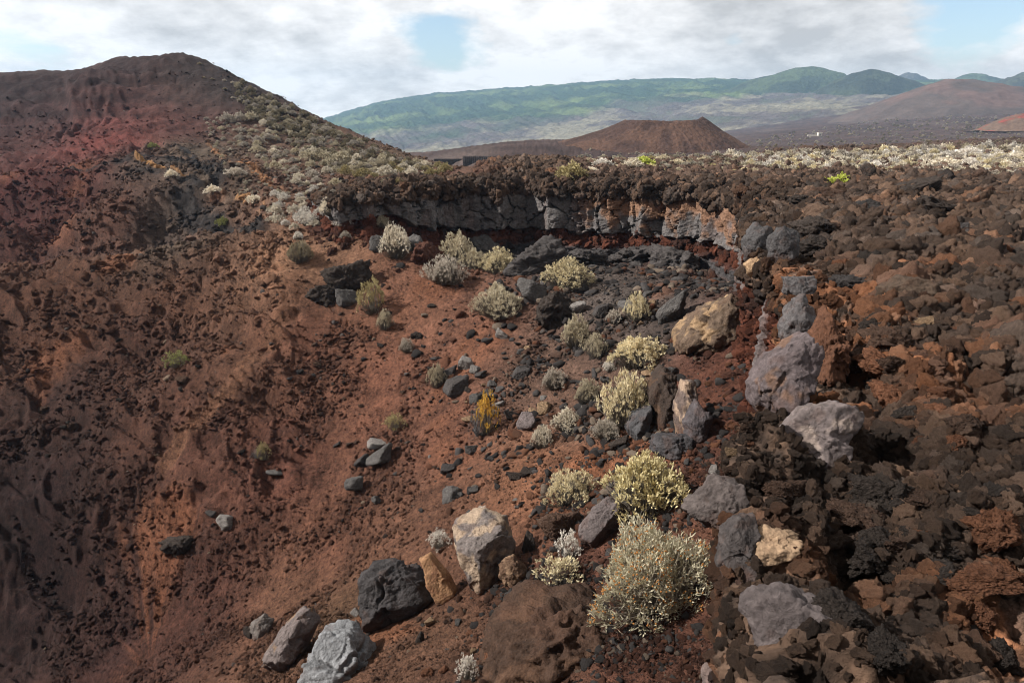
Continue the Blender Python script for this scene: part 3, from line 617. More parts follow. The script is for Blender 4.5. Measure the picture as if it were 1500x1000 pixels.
put = put_rock
for a in [
 ('rock','dark angular slab under the yellowish shrub high on the slope',783,440,44,32,'grey'),('rock','black boulder directly below the yellowish shrub high on the slope',812,462,46,42,'black','clinker'),
 ('rock','grey rock beside the green shrub, at its left',505,448,32,28,'grey'),('rock','dark red clinker outcrop up the slope from the green shrub',508,424,44,42,'black','clinker'),('rock','dark clinker lump at the head of the gully',470,438,30,26,'black','clinker'),
 ('rock','light grey flat block, highest of the cluster on the middle slope',681,540,28,24,'pale'),('rock','dark block touching the small pale shrub of the middle slope',655,553,26,20,'dark'),('rock','dark rounded block, lowest of the cluster on the middle slope',668,574,34,28,'dark'),
 ('rock','grey wedge with a pale top lying alone on the red slope',556,678,40,28,'grey'),('rock','pale cap stone touching the grey wedge on the red slope',552,655,28,16,'pale'),('rock','small dark rock left of the grey wedge',529,682,22,18,'dark'),('rock','upright dark chip down the slope from the grey wedge',522,718,24,28,'grey'),('rock','small dark chip with a pale spot on the red slope',550,736,16,14,'grey'),
 ('rock','pale split rock alone low in the crater',330,772,34,26,'pale'),('rock','little dark stone left of the pale split rock',310,756,14,10,'dark'),('rock','black clinker lump down the slope from the pale split rock',262,806,28,22,'black','clinker'),('rock','thin flat dark stone near the bare little shrub',404,694,24,9,'grey'),
 ('rock','grey pitted rock in the middle of the lower slope',663,728,26,24,'grey'),('rock','small dark stone above the grey pitted rock',655,690,20,13,'dark'),('rock','flat dark stone with a pale edge above the grey pitted rock',690,664,22,14,'grey'),('rock','black oval pebble on the ochre patch, the left one',752,702,20,14,'black'),('rock','black oval pebble on the ochre patch, the right one',771,695,18,13,'black'),
 ('rock','tan topped boulder right of the yellow shrub',768,628,30,32,'lilac'),('rock','cream topped rock above the tan topped boulder',779,609,20,16,'tan'),('rock','tan sliver of rock right of the cream topped rock',799,600,20,18,'tan'),('rock','long dark leaning stone above the yellow shrub',763,551,24,17,'dark'),('rock','dark flat rock left of the tan topped boulder',749,613,24,14,'dark'),
 ('rock','reddish brown slab with a grey end, above the silver sprig',820,782,40,34,'brown','clinker'),('rock','black curved rock right of the big pale block',774,806,22,36,'black'),('rock','pinkish stone beside the pale shrub above the tilted slab',843,742,14,14,'rust'),
 ('rock','round pink stone stuck in the red rubble of the cliff',1070,668,20,16,'tan'),('rock','small pale stone below the round pink stone',1047,690,16,14,'pale'),('rock','cream stone low in front of the charcoal boulder',630,915,16,16,'tan'),('rock','little grey stone in front of the pale block',672,912,12,9,'grey'),('rock','black oblong stone in front of the charcoal boulder',616,940,12,20,'black'),
 ('rock','reddish lump on the front of the brown mound',735,972,30,26,'rust','clinker'),('rock','dark rock against the log shaped boulder',366,935,14,22,'black'),('rock','thin pale flake left of the charcoal boulder',520,900,20,9,'pale'),('rock','upright white chip below the thin pale flake',522,920,8,16,'pale'),
 ('rock','dark clinker lump beside the cave shaped hollow of the cliff foot',760,400,36,30,'dark','clinker'),('rock','large grey lump, left end of the grey ledge under the cliff',795,396,70,44,'dark','clinker'),('rock','grey lump of the ledge under the cliff, over the yellowish shrub',850,386,46,28,'dark','clinker'),('rock','dark lump of the ledge under the cliff, nearest its right end',990,392,50,34,'dark','clinker'),('rock','dark lump of the ledge under the cliff, in its middle',925,388,46,28,'dark','clinker'),
 ('rock','pale bluish rock under the left end of the cliff',557,362,26,24,'grey'),('rock','grey wedge shaped rock under the cliff, left of the tan tall shrub',607,368,36,32,'grey'),('rock','reddish clinker heap right of the largest white shrub',625,385,34,34,'red','clinker'),('rock','grey fin of rock right of the tan tall shrub',712,372,50,32,'grey','clinker'),
 ('rock','grey domed rock with a hollow below the cliff ledge',985,470,36,50,'grey'),('rock','grey flat slab on the upper debris slope',925,455,34,24,'grey'),('rock','dark round stone on the upper debris slope',880,462,20,22,'dark'),('rock','pale grey patchy stone left of the dark round stone',845,458,22,22,'pale'),
 ('rock','dark wedge beside the yellow-green shrub of the upper slope',975,555,34,26,'grey'),('rock','dark long stone pointing down beside the ochre patch',908,655,26,20,'black'),
 ('rock','dark slab half buried in the middle of the lava field',1385,322,60,26,'black','clinker'),('rock','tan lens shaped rock on the lava field',1258,365,40,20,'tan'),('rock','orange rock at the right of the lava field',1468,378,26,22,'rust','clinker'),('rock','pale cream rock on the rust coloured part of the lava field',1362,486,34,26,'tan','clinker'),('rock','dark hollow slab on the lava field, below the tiny white stone',1428,348,50,22,'black','clinker'),('rock','tiny white stone on the lava field',1459,318,10,7,'pale'),
 ('rock','orange stone pair on the lava field edge, the left stone',1233,390,16,12,'rust','clinker'),('rock','orange stone pair on the lava field edge, the right stone',1250,392,18,12,'tan','clinker'),('rock','little white stone by the orange stone pair',1254,380,10,8,'pale'),
 ('rock','black ridge of clinker in front of the pale scrub, left of the pointed peak',1330,288,60,24,'black','clinker'),('rock','rusty notched rock right of the pointed black peak',1418,272,28,18,'brown','clinker'),
 ('rock','dark cylinder shaped rock on the ochre soil at the right',1465,438,22,18,'dark'),('rock','blackish slab near the right edge above the tall brown outcrop',1495,440,36,46,'black','clinker'),
]: put(*a)

# boulders strewn about, in groups that nothing tells apart
def strew(n, poly, wlo, whi, tints, label, group, kinds=('block',), seed=0, flat=.75):
    rng = np.random.default_rng(seed); P = np.array(poly, float); lo, hi = P.min(0), P.max(0); k = 0; tries = 0
    while k < n and tries < n * 30:
        tries += 1; q = rng.uniform(lo, hi)
        if not inside(np.array([q[0]]), np.array([q[1]]), P)[0]: continue
        w = wlo * (whi / wlo) ** (rng.random() ** 1.8)
        o = put_rock('rock', label, q[0], q[1], w, w * flat * rng.uniform(.7, 1.1), tints[rng.integers(0, len(tints))], kinds[rng.integers(0, len(kinds))], group, seed=int(rng.integers(1, 9999)))
        k += o is not None
strew(75, [(640,540),(760,480),(880,420),(1000,410),(985,520),(920,600),(880,640),(760,660),(690,640)], 7, 20, ('dark','dark','grey','grey','black','pale','tan'), 'small grey or dark broken stone among the many on the debris slope below the cliff', 'broken stones on the debris slope', seed=41)
strew(26, [(440,480),(560,420),(700,440),(640,540),(560,640),(470,700),(400,650)], 6, 13, ('black','brown','dark'), 'small dark stone scattered on the smooth red crater slope', 'dark stones on the red slope', ('block','clinker'), seed=42)
strew(20, [(520,700),(700,640),(860,680),(830,740),(640,760),(560,790)], 6, 15, ('grey','dark','brown','pale'), 'small grey or brown stone on the lower slope above the pale block', 'stones on the lower slope', seed=43)
strew(16, [(600,890),(720,880),(720,990),(600,990)], 6, 14, ('tan','rust','brown','grey'), 'small tan or rusty stone on the gravelly foreground before the charcoal boulder', 'foreground gravel stones', ('block','clinker'), seed=44)
strew(70, [(1150,285),(1490,280),(1490,420),(1240,420),(1140,340)], 14, 52, ('black','black','brown','brown','dark'), 'jagged dark brown clinker block on the lava field', 'clinker blocks on the lava field', ('clinker', 'clinker', 'block'), seed=45, flat=.6)
strew(44, [(1240,430),(1490,480),(1490,680),(1290,680)], 18, 66, ('rust','brown','black','rust'), 'rusty or brown clinker lump on the near part of the lava field', 'rusty clinker lumps', ('clinker', 'clinker', 'block'), seed=46)
strew(26, [(1140,730),(1490,720),(1490,990),(1300,990),(1180,880)], 26, 70, ('black','brown','black','rust'), 'knobbly dark clinker lump on the nearest lava block', 'clinker lumps of the nearest block', ('clinker',), seed=47)
strew(22, [(1040,540),(1110,540),(1110,660),(1060,730),(1010,700)], 8, 20, ('red','brown','rust'), 'red brown scoria lump in the rubble under the near cliff', 'scoria lumps under the near cliff', ('clinker',), seed=48)
strew(20, [(60,470),(300,470),(330,600),(60,640)], 6, 14, ('brown','black','red'), 'small dark scoria lump on the left crater wall', 'scoria lumps on the left crater wall', ('clinker',), seed=49)

# ------------------------------------------------------------------ rubble nobody could count: instanced chips
def hidden_collection(name, meshes):
    c = bpy.data.collections.new(name)
    for me in meshes: c.objects.link(bpy.data.objects.new(name + '_source', me))
    return c
def scatter(name, pts, col, rot, scl, idx, coll, kind='stuff'):
    me = bpy.data.meshes.new(name); n = len(pts); me.vertices.add(n); me.vertices.foreach_set('co', np.asarray(pts, np.float32).ravel())
    def att(nm, ty, arr, field='vector'):
        a = me.attributes.new(nm, ty, 'POINT'); a.data.foreach_set(field, np.asarray(arr).ravel())
    att('Col', 'FLOAT_VECTOR', np.asarray(col, np.float32)); att('rot', 'FLOAT_VECTOR', np.asarray(rot, np.float32)); att('scl', 'FLOAT_VECTOR', np.asarray(scl, np.float32)); att('pick', 'INT', np.asarray(idx, np.int32), 'value')
    o = link(name, me)
    g = bpy.data.node_groups.new(name, 'GeometryNodeTree')
    g.interface.new_socket('Geometry', in_out='INPUT', socket_type='NodeSocketGeometry'); g.interface.new_socket('Geometry', in_out='OUTPUT', socket_type='NodeSocketGeometry')
    N, L = g.nodes, g.links
    gi, go = N.new('NodeGroupInput'), N.new('NodeGroupOutput')
    ip = N.new('GeometryNodeInstanceOnPoints'); ci = N.new('GeometryNodeCollectionInfo'); ci.inputs['Collection'].default_value = coll; ci.inputs['Separate Children'].default_value = True; ci.inputs['Reset Children'].default_value = True
    ip.inputs['Pick Instance'].default_value = True
    def named(nm, ty):
        q = N.new('GeometryNodeInputNamedAttribute'); q.data_type = ty; q.inputs['Name'].default_value = nm; return q.outputs['Attribute']
    L.new(gi.outputs[0], ip.inputs['Points']); L.new(ci.outputs[0], ip.inputs['Instance']); L.new(named('pick', 'INT'), ip.inputs['Instance Index'])
    L.new(named('rot', 'FLOAT_VECTOR'), ip.inputs['Rotation']); L.new(named('scl', 'FLOAT_VECTOR'), ip.inputs['Scale']); L.new(ip.outputs[0], go.inputs[0])
    md = o.modifiers.new('chips', 'NODES'); md.node_group = g
    tag(o, kind=kind); return o
CH_B = hidden_collection('chip', [lump_mesh('chip', 300 + k, 2, 'block', M_rub) for k in range(8)])
CH_C = hidden_collection('clinker_chip', [lump_mesh('clinker_chip', 330 + k, 4, 'clinker', M_rub) for k in range(8)])
rng = np.random.default_rng(21)
seen = (GM['px'] > -80) & (GM['px'] < 1580) & (GV[:, 1] > 3)
def pickv(w, n):
    w = np.where(w > 0, w, 0).astype(np.float64); c = np.cumsum(w); return np.searchsorted(c, rng.random(n) * c[-1])
# stones on crater slopes
grow = (GM['rough'] * .9 + sstep(-.1, .6, fbm(GV / 4.1 + 15, 3)) * .7 + .10) ** 2
right = sstep(480, 760, GM['px']); 
def slope_chips(n, lo, hi, wt, pal, seed, pw=2.2):
    i = pickv(wt, n); r = GM['r'][i]; p = GV[i].copy()
    s = r * .0015 * lo * (hi / lo) ** (rng.random(n) ** (pw + .6)); s = np.clip(s, .012, .55)
    p[:, :2] += rng.normal(size=(n, 2)) * (r * .002)[:, None]; p[:, 2] += s * .15
    c = GC[i] * rng.uniform(.8, 1.6, (n, 1)); k = rng.random(n)
    for (a, b, t) in pal:
        m = (k >= a) & (k < b); c[m] = alb(*t) * rng.uniform(.7, 1.2, (m.sum(), 1))
    sc = s[:, None] * rng.uniform(.6, 1.2, (n, 3)); sc[:, 2] *= .75
    return p, c, rng.uniform(-.5, .5, (n, 3)) * np.array([1, 1, 12.]), sc, rng.integers(0, 8, n)
crater = (GM['lava'] < .1) & seen
wt = crater * grow * sstep(250, 150, GM['r'])
scatter('scree', *slope_chips(60000, .6, 4.0, wt * (1 - .7 * GM['left']), [(0, .03, (60, 47, 41)), (.03, .05, (110, 98, 92)), (.05, .06, (150, 126, 104))], 1), CH_B)
wt = crater * right * sstep(85, 60, GM['r']) * (GM['rough'] + sstep(-.1, .5, fbm(GV / 4 + 5, 2)) + .15) * sstep(1, 20, np.exp(-np.abs(GM['px'] - 900) / 220) * 20)
scatter('scree', *slope_chips(20000, 1.0, 8, wt, [(0, .4, (72, 66, 64)), (.4, .6, (98, 92, 90)), (.6, .7, (150, 130, 112)), (.7, .8, (120, 76, 52))], 2), CH_B)
wt = crater * (grow * .5 + .3) * sstep(260, 120, GM['r'])
p_, c_, r_, s_, k_ = slope_chips(150000, .35, 1.7, wt, [(0, .02, (120, 108, 100))], 4)
scatter('gravel', p_, c_, r_, s_, k_, CH_B)
wt = crater * GM['left'] * grow
p_, c_, r_, s_, k_ = slope_chips(24000, .6, 3.4, wt, [], 3)
scatter('scree', p_, c_ * 1.45, r_, s_, k_, CH_C)
# clinker of the lava field and its broken edge
wt = (GM['lava'] > .5) * seen * sstep(160, 90, GM['r']) * (1 - .85 * GM['scrub'])
i = pickv(wt, 70000); r = GM['r'][i]; n = len(i)
s = np.clip(r * .0015 * 1.6 * (11 / 1.6) ** (rng.random(n) ** 2.4), .01, .5); p = GV[i].copy(); p[:, 2] += s * .1
c = GC[i] * rng.uniform(.7, 1.7, (n, 1))
scatter('clinker_rubble', p, c, rng.uniform(-3, 3, (n, 3)), s[:, None] * rng.uniform(.7, 1.25, (n, 3)), rng.integers(0, 8, n), CH_C)
wt = (LM['rub'] > .6) * (LM['px'] > 300) * (LV[:, 1] > 3)
i = pickv(wt, 26000); r = LM['r'][i]; n = len(i)
s = np.clip(r * .0015 * 1.5 * (6 / 1.5) ** (rng.random(n) ** 2.0), .01, .4); p = LV[i].copy()
c = LC[i] * rng.uniform(.6, 1.4, (n, 1))
scatter('clinker_rubble', p, c, rng.uniform(-3, 3, (n, 3)), s[:, None] * rng.uniform(.7, 1.25, (n, 3)), rng.integers(0, 8, n), CH_C)
wt = (LM['rub'] > .5) * (LM['r'] < 16) * (LV[:, 1] > 3) * LM['r'] * sstep(.05, .6, LM['h'])
i = pickv(wt, 17000); n = len(i); s = .018 * (4.5) ** (rng.random(n) ** 2.2); p = LV[i].copy()
c = LC[i] * rng.uniform(.6, 1.3, (n, 1))
scatter('clinker_rubble', p, c, rng.uniform(-3, 3, (n, 3)), s[:, None] * rng.uniform(.7, 1.25, (n, 3)), rng.integers(0, 8, n), CH_C)

# ------------------------------------------------------------------ shrubs
def leaf_mat(name, attr_inst=False, rough=.85):
    m, N, L, b = mat(name); b.inputs['Roughness'].default_value = rough; b.inputs['Specular IOR Level'].default_value = .15
    a = N.new('ShaderNodeAttribute'); a.attribute_name = 'Col'
    mx = N.new('ShaderNodeVectorMath'); mx.operation = 'MULTIPLY'; L.new(a.outputs['Color'], mx.inputs[0])
    if attr_inst:
        t = N.new('ShaderNodeAttribute'); t.attribute_name = 'Col'; t.attribute_type = 'INSTANCER'; a.attribute_name = 'Lum'; L.new(t.outputs['Color'], mx.inputs[1])
    else:
        t = N.new('ShaderNodeObjectInfo'); L.new(t.outputs['Color'], mx.inputs[1])
    L.new(mx.outputs[0], b.inputs['Base Color'])
    tr = N.new('ShaderNodeBsdfTranslucent'); L.new(mx.outputs[0], tr.inputs['Color']); ms = N.new('ShaderNodeMixShader'); ms.inputs[0].default_value = .3
    L.new(b.outputs[0], ms.inputs[1]); L.new(tr.outputs[0], ms.inputs[2]); L.new(ms.outputs[0], N['Material Output'].inputs[0]); return m
M_leaf = leaf_mat('foliage'); M_leafi = leaf_mat('scrub_foliage', True); M_stem = leaf_mat('branch_bark')
def tubes(paths, radii, sides=3):
    V, F = [], []
    for P, R in zip(paths, radii):
        b0 = sum(len(v) for v in V); k = len(P); T = np.gradient(P, axis=0); T /= np.linalg.norm(T, axis=1)[:, None] + 1e-9
        A = np.cross(T, [.31, .2, .93]); A /= np.linalg.norm(A, axis=1)[:, None] + 1e-9; B = np.cross(T, A)
        an = np.arange(sides) * 2 * math.pi / sides
        ring = P[:, None] + R[:, None, None] * (np.cos(an)[None, :, None] * A[:, None] + np.sin(an)[None, :, None] * B[:, None]); V.append(ring.reshape(-1, 3))
        i, j = np.meshgrid(np.arange(k - 1), np.arange(sides), indexing='ij'); j2 = (j + 1) % sides
        F.append(b0 + np.stack([i * sides + j, i * sides + j2, (i + 1) * sides + j2, (i + 1) * sides + j], -1).reshape(-1, 4))
    return np.concatenate(V), np.concatenate(F)
def shrub_parts(seed, tips=150, blades=9, bl=.085, bw=.014, height=.72, lobes=4, spread=.5, upright=.5, stems_per=1.0, jit=.5, curl=.12, sparse=0):
    """unit shrub (1 m across, standing on z=0): (stem V,F), (leaf V,F,col), tip points."""
    rng = np.random.default_rng(seed)
    th = rng.uniform(0, 2 * math.pi, tips); u = rng.random(tips) ** .6; lo = .95 + .22 * np.sin(th * lobes + rng.uniform(0, 6)) + .10 * np.sin(th * (lobes * 2 + 1) + rng.uniform(0, 6))
    rad = spread * u * lo
    zz = height * np.sqrt(np.clip(1 - (u * .96) ** 2.2, 0, 1)) * rng.uniform(.62, 1.0, tips) * (1 + .16 * np.sin(th * 3 + rng.uniform(0, 6)))
    tip = np.stack([rad * np.cos(th), rad * np.sin(th), np.maximum(zz, .05)], 1)
    if sparse:
        k = rng.random(tips) > sparse; 
    else: k = np.ones(tips, bool)
    paths, radii = [], []
    for t in tip[rng.random(tips) < stems_per]:
        b = t * np.array([.12, .12, 0]) + np.array([0, 0, -.05]); mid = b * .45 + t * .55 + np.array([t[0] * .12, t[1] * .12, -.06]) + rng.normal(size=3) * curl * .4
        s = np.linspace(0, 1, 6)[:, None]; P = (1 - s) ** 2 * b + 2 * s * (1 - s) * mid + s * s * t; P[1:-1] += rng.normal(size=(4, 3)) * curl * .10
        paths.append(P); radii.append(np.linspace(.009, .003, 6))
    sv, sf = tubes(paths, radii)
    tp = tip[k]; n = len(tp) * blades
    base_ = np.repeat(tp, blades, 0) + rng.normal(size=(n, 3)) * np.array([.022, .022, .03]) * (bl / .085)
    out = np.repeat(tp / (np.linalg.norm(tp, axis=1)[:, None] + .05), blades, 0)
    d = out * .6 + np.array([0, 0, upright]) + rng.normal(size=(n, 3)) * jit; d /= np.linalg.norm(d, axis=1)[:, None]
    sd = np.cross(d, rng.normal(size=(n, 3))); sd /= np.linalg.norm(sd, axis=1)[:, None]
    Ln = bl * rng.uniform(.6, 1.25, n)[:, None]; w = bw * rng.uniform(.7, 1.3, n)[:, None]
    V = np.stack([base_ - sd * w * .5, base_ + d * Ln * .55 - sd * w, base_ + d * Ln, base_ + d * Ln * .55 + sd * w], 1).reshape(-1, 3)
    F = np.arange(n * 4).reshape(-1, 4)
    lum = np.repeat(rng.uniform(.72, 1.2, len(tp)), blades) * rng.uniform(.8, 1.2, n)
    col = np.repeat(lum, 4)[:, None] * np.ones((1, 3)) * .9
    return (sv, sf), (V, F, col), tip
STEMC = (150, 140, 126)
class Kind: pass
def shrub_kind(seed, name='shrub', **kw):
    k = Kind(); (sv, sf), (lv, lf, lc), k.tip = shrub_parts(seed, **kw)
    k.stems = new_mesh('branches', sv, sf, np.full((len(sv), 3), .75), [M_stem]); k.leaf = new_mesh('foliage', lv, lf, lc, [M_leaf], smooth=False)
    k.whole = new_mesh(name, np.vstack([lv, sv]), np.vstack([lf, sf + len(lv)]), np.vstack([lc, np.full((len(sv), 3), .6)]), [M_leaf], smooth=False); return k
K_dense = [shrub_kind(500 + i, tips=420, blades=10, bl=.058, bw=.0105) for i in range(4)]
K_fine = [shrub_kind(520 + i, tips=520, blades=9, bl=.055, bw=.007, upright=.9, jit=.35) for i in range(3)]
K_loose = [shrub_kind(540 + i, tips=110, blades=9, bl=.08, upright=.6, stems_per=1) for i in range(2)]
K_low = [shrub_kind(560 + i, tips=110, blades=7, bl=.14, bw=.035, height=.6, stems_per=.15) for i in range(6)]
K_bare = shrub_kind(580, tips=60, blades=1, bl=.02, bw=.003, curl=.5)
LEAF = dict(pale=(230, 218, 196), silver=(230, 222, 210), yellow=(220, 204, 150), cream=(228, 212, 170), grey=(194, 182, 166), sage=(206, 192, 162), green=(140, 140, 80), dull=(156, 142, 112), gold=(236, 186, 50), olive=(180, 164, 112), bright=(190, 196, 70), greygreen=(196, 182, 156))
def lc4(c, k=1.0, f=1.0): return tuple(float(v) for v in np.clip(alb(*c) / .75 * f * k, 0, 1.05)) + (1.0,)
LF = 1.12
def put_shrub(label, px, py, w, h, tint, kinds, name='shrub', group=None, parts=True, seed=None, stem=STEMC, cat='shrub', dim=1.0):
    p, n, D = cast(px, py)
    if p is None: return None
    rng = np.random.default_rng(seed or int(px * 37 + py * 11)); W = w * D / 1000 * (1.12 if parts else .96); Hh = h * D / 1000 * (1.05 if parts else 1)
    q = p + np.array([0, W * .28, 0]); g, _ = drop(q[0], q[1])
    if g is not None and abs(g[2] - p[2]) < W * .6: p = g
    else: p = p + np.array([0, W * .1, 0])
    k = kinds[rng.integers(0, len(kinds))] if isinstance(kinds, list) else kinds
    f = rng.uniform(.9, 1.1) * (1 if parts else dim)
    if parts:
        r = bpy.data.objects.new(name, None); C.objects.link(r); r.empty_display_size = .1
        a = link('branches', k.stems, r); b = link('foliage', k.leaf, r); a.color = lc4(stem, 1.0); b.color = lc4(LEAF[tint], LF, f)
    else:
        r = link(name, k.whole); r.color = lc4(LEAF[tint], LF, f)
    r.location = p - np.array([0, 0, .04 * Hh]); r.scale = (W, W * rng.uniform(.8, 1.05), Hh / .78); r.rotation_euler = (0, 0, rng.uniform(0, 6.28))
    tag(r, label, cat, group); return r
S = put_shrub
for a in [
 ('largest whitish shrub below the left end of the cliff', 577,384,48,46,'pale',K_dense),('tall tan shrub pressed against the cliff foot',670,386,46,44,'sage',K_dense),('wide grey shrub with a thin lower tail, below the cliff',650,424,64,38,'grey',K_fine),
 ('pale shrub right of the wide grey shrub',693,394,36,28,'sage',K_dense),('pale yellowish shrub at the foot of the dark cliff lump',731,403,48,36,'cream',K_dense),('green shrub with a dark base, at the head of the red slope',543,468,44,50,'olive',K_loose),
 ('small thin pale shrub just below the green shrub',563,486,20,28,'sage',K_fine),('dark green rounded shrub on the left side of the gully',437,389,40,30,'dull',K_fine),
 ('white shrub under the very end of the cliff',501,333,26,22,'silver',K_dense),('white shrub left of the cliff end, half way to the gully',451,333,30,20,'silver',K_dense),('cream shrub touching the tip of the cliff',484,314,30,24,'pale',K_dense),('small pale shrub in a niche of the cliff end',557,334,24,18,'sage',K_dense),
 ('little pale shrub alone left of the largest whitish shrub',505,354,16,12,'grey',K_fine),('small whitish shrub on the ochre soil',436,354,16,12,'silver',K_dense),
 ('wide yellowish shrub with dry pale stems, high on the debris slope',833,428,66,42,'cream',K_dense),('two lobed tan shrub in the middle of the upper slope',730,476,74,40,'sage',K_fine),('small round tan shrub just above the two lobed one',727,438,28,20,'sage',K_dense),
 ('yellow grey shrub on the stony slope, right of the two lobed one',845,514,46,46,'sage',K_dense),('narrow pale yellow shrub by the hollow grey rock',935,473,34,40,'cream',K_fine),('grey shrub above the yellow-green shrub of the upper slope',873,526,32,34,'sage',K_fine),('dry brownish shrub above the grey one',900,480,26,20,'grey',K_loose),
 ('broad yellow-green shrub above the big pale shrub',938,546,72,46,'cream',K_dense),('tiny white shrub left of the broad yellow-green shrub',893,546,18,14,'silver',K_dense),('big pale fine leaved shrub on the stony slope',922,630,78,78,'cream',K_fine),('grey lower skirt shrub below the big pale one',890,648,44,30,'grey',K_fine),
 ('pale grey shrub half way down the stony slope',813,574,38,30,'grey',K_fine),('small shrub with a green base on the stony slope',862,592,34,34,'sage',K_fine),('white shrub below the small one with a green base',831,636,40,32,'pale',K_dense),('small whitish shrub left of the white one',795,657,32,32,'pale',K_fine),
 ('small pale shrub touching the dark block of the middle slope',640,571,28,32,'sage',K_fine),('tiny pale tuft alone on the red slope',595,519,22,20,'grey',K_fine),
 ('pale upright shrub on the ochre patch',838,740,66,50,'cream',K_fine),('dense yellowish shrub above the tilted grey slab',952,764,112,92,'yellow',K_dense),
 ('silvery sprig beside the tilted grey slab',833,822,38,44,'silver',K_loose),('pale yellow low shrub behind the brown mound',820,872,74,42,'cream',K_loose),('small silver tuft behind the orange slab',643,807,32,28,'silver',K_loose),('tiny white tuft above the big pale block',706,755,16,14,'silver',K_loose),
 ('straggling pale sprig at the bottom edge',684,998,30,40,'silver',K_loose),
 ('low green cushion on the left crater wall',254,544,40,22,'green',K_loose),('faint greenish tuft in the middle of the red slope',578,636,30,24,'olive',K_loose),('green tuft at the top of the left ridge',325,333,18,13,'green',K_low),('small green tuft above the ash beds',222,220,13,9,'green',K_low),
 ('pale shrub among the ash beds, the upper one',250,262,15,11,'pale',K_low),('pale shrub among the ash beds, the lower one',312,296,20,12,'pale',K_low),('whitish shrub at the end of the ash beds',371,302,20,12,'pale',K_low),('dull grey shrub on the ash slope',345,264,24,13,'grey',K_low),
 ('bright yellow-green succulent on the lava field',1234,277,40,23,'bright',K_low),('yellowish green shrub on the cliff top',838,262,42,26,'olive',K_low),('bright yellow shrub on the cliff top, right of the yellowish green one',942,246,32,16,'bright',K_low),('white mound shaped shrub on the cliff top',882,247,26,13,'silver',K_low),
]: S(*a)
def special():
    # large grey-green shrub with orange flower heads and bare twisting twigs
    p, n, D = cast(974, 908); k = shrub_kind(610, tips=800, blades=9, bl=.06, bw=.0055, height=.74, upright=.55, jit=.4, stems_per=.6, curl=.22, lobes=3)
    W = 205 * D / 1000; Hh = 128 * D / 1000
    r = bpy.data.objects.new('shrub', None); C.objects.link(r); g, _ = drop(p[0], p[1] + W * .3); r.location = (g if g is not None and abs(g[2] - p[2]) < W * .6 else p); r.location.z -= .05
    r.scale = (W, W * .9, Hh / .82); r.rotation_euler = (math.radians(6), math.radians(-6), .6); tag(r, 'large grey-green shrub with orange flower heads and pale bare twigs', 'shrub')
    a = link('branches', k.stems, r); a.color = lc4((196, 182, 164)); b = link('foliage', k.leaf, r); b.color = lc4((214, 204, 172))
    rng = np.random.default_rng(9); sel = k.tip[rng.random(len(k.tip)) < .34]; sel = sel * 1.05 + np.array([0, 0, .05])
    V0, F0 = ICO[2]; V0, F0 = V0, F0; V, F = [], []
    for i, t in enumerate(np.repeat(sel, 3, 0) + rng.normal(size=(len(sel) * 3, 3)) * .016): V.append(V0[:42] * rng.uniform(.004, .008) + t if False else V0 * rng.uniform(.004, .009) * np.array([1, 1, .7]) + t); F.append(F0 + i * len(V0))
    V = np.concatenate(V); F = np.concatenate(F); f = link('flowers', new_mesh('flowers', V, F, np.full((len(V), 3), .75), [M_leaf]), r); f.color = lc4((206, 140, 62)); f['label'] = 'orange dried flower heads'
    # dry twigs on its right side
    paths, radii = [], []
    for q in range(70):
        a0 = rng.uniform(-.9, .5); d = np.array([math.cos(a0), math.sin(a0), rng.uniform(.0, .7)]); P = [np.array([.1, 0, .0])]
        for s in range(7): d = d + rng.normal(size=3) * .28; d /= np.linalg.norm(d); P.append(P[-1] + d * .085)
        paths.append(np.array(P)); radii.append(np.linspace(.006, .0025, 8))
    v, f = tubes(paths, radii); o = link('dry_twigs', new_mesh('dry_twigs', v, f, np.full((len(v), 3), .75), [M_stem]), r); o.color = lc4((206, 194, 180))
    # yellow shrub with bare grey branches
    for (px, py, w, h, tint, lab) in ((714, 633, 36, 58, 'gold', 'bright golden yellow shrub with bare grey branches on its left'), (387, 672, 24, 24, 'olive', 'bare little shrub with a green top, low on the red slope')):
        p, n, D = cast(px, py); k = K_loose[0]; r = bpy.data.objects.new('shrub', None); C.objects.link(r); r.location = p; W = w * D / 1000; Hh = h * D / 1000; r.scale = (W, W, Hh / .75); tag(r, lab, 'shrub')
        b = link('foliage', k.leaf, r); b.color = lc4(LEAF[tint]); a = link('branches', k.stems, r); a.color = lc4((150, 140, 124))
        o = link('bare_branches', K_bare.stems, r); o.color = lc4((150, 146, 146)); o.location = (-.42, -.1, 0); o.scale = (.9, .9, .95); o['label'] = 'leafless grey branches'
    for (px, py, w, h, lab) in ((1352, 226, 14, 24, 'dead white leafless shrub standing on the rusty mound'), (1436, 228, 12, 18, 'dead grey leafless shrub right of the dead white one')):
        p, n, D = cast(px, py); o = link('dead_shrub', K_bare.stems); o.color = lc4((205, 198, 190)); o.location = p; o.scale = (w * D / 1000,) * 2 + (h * D / 1000 / .75,); tag(o, lab, 'dead shrub')
special()
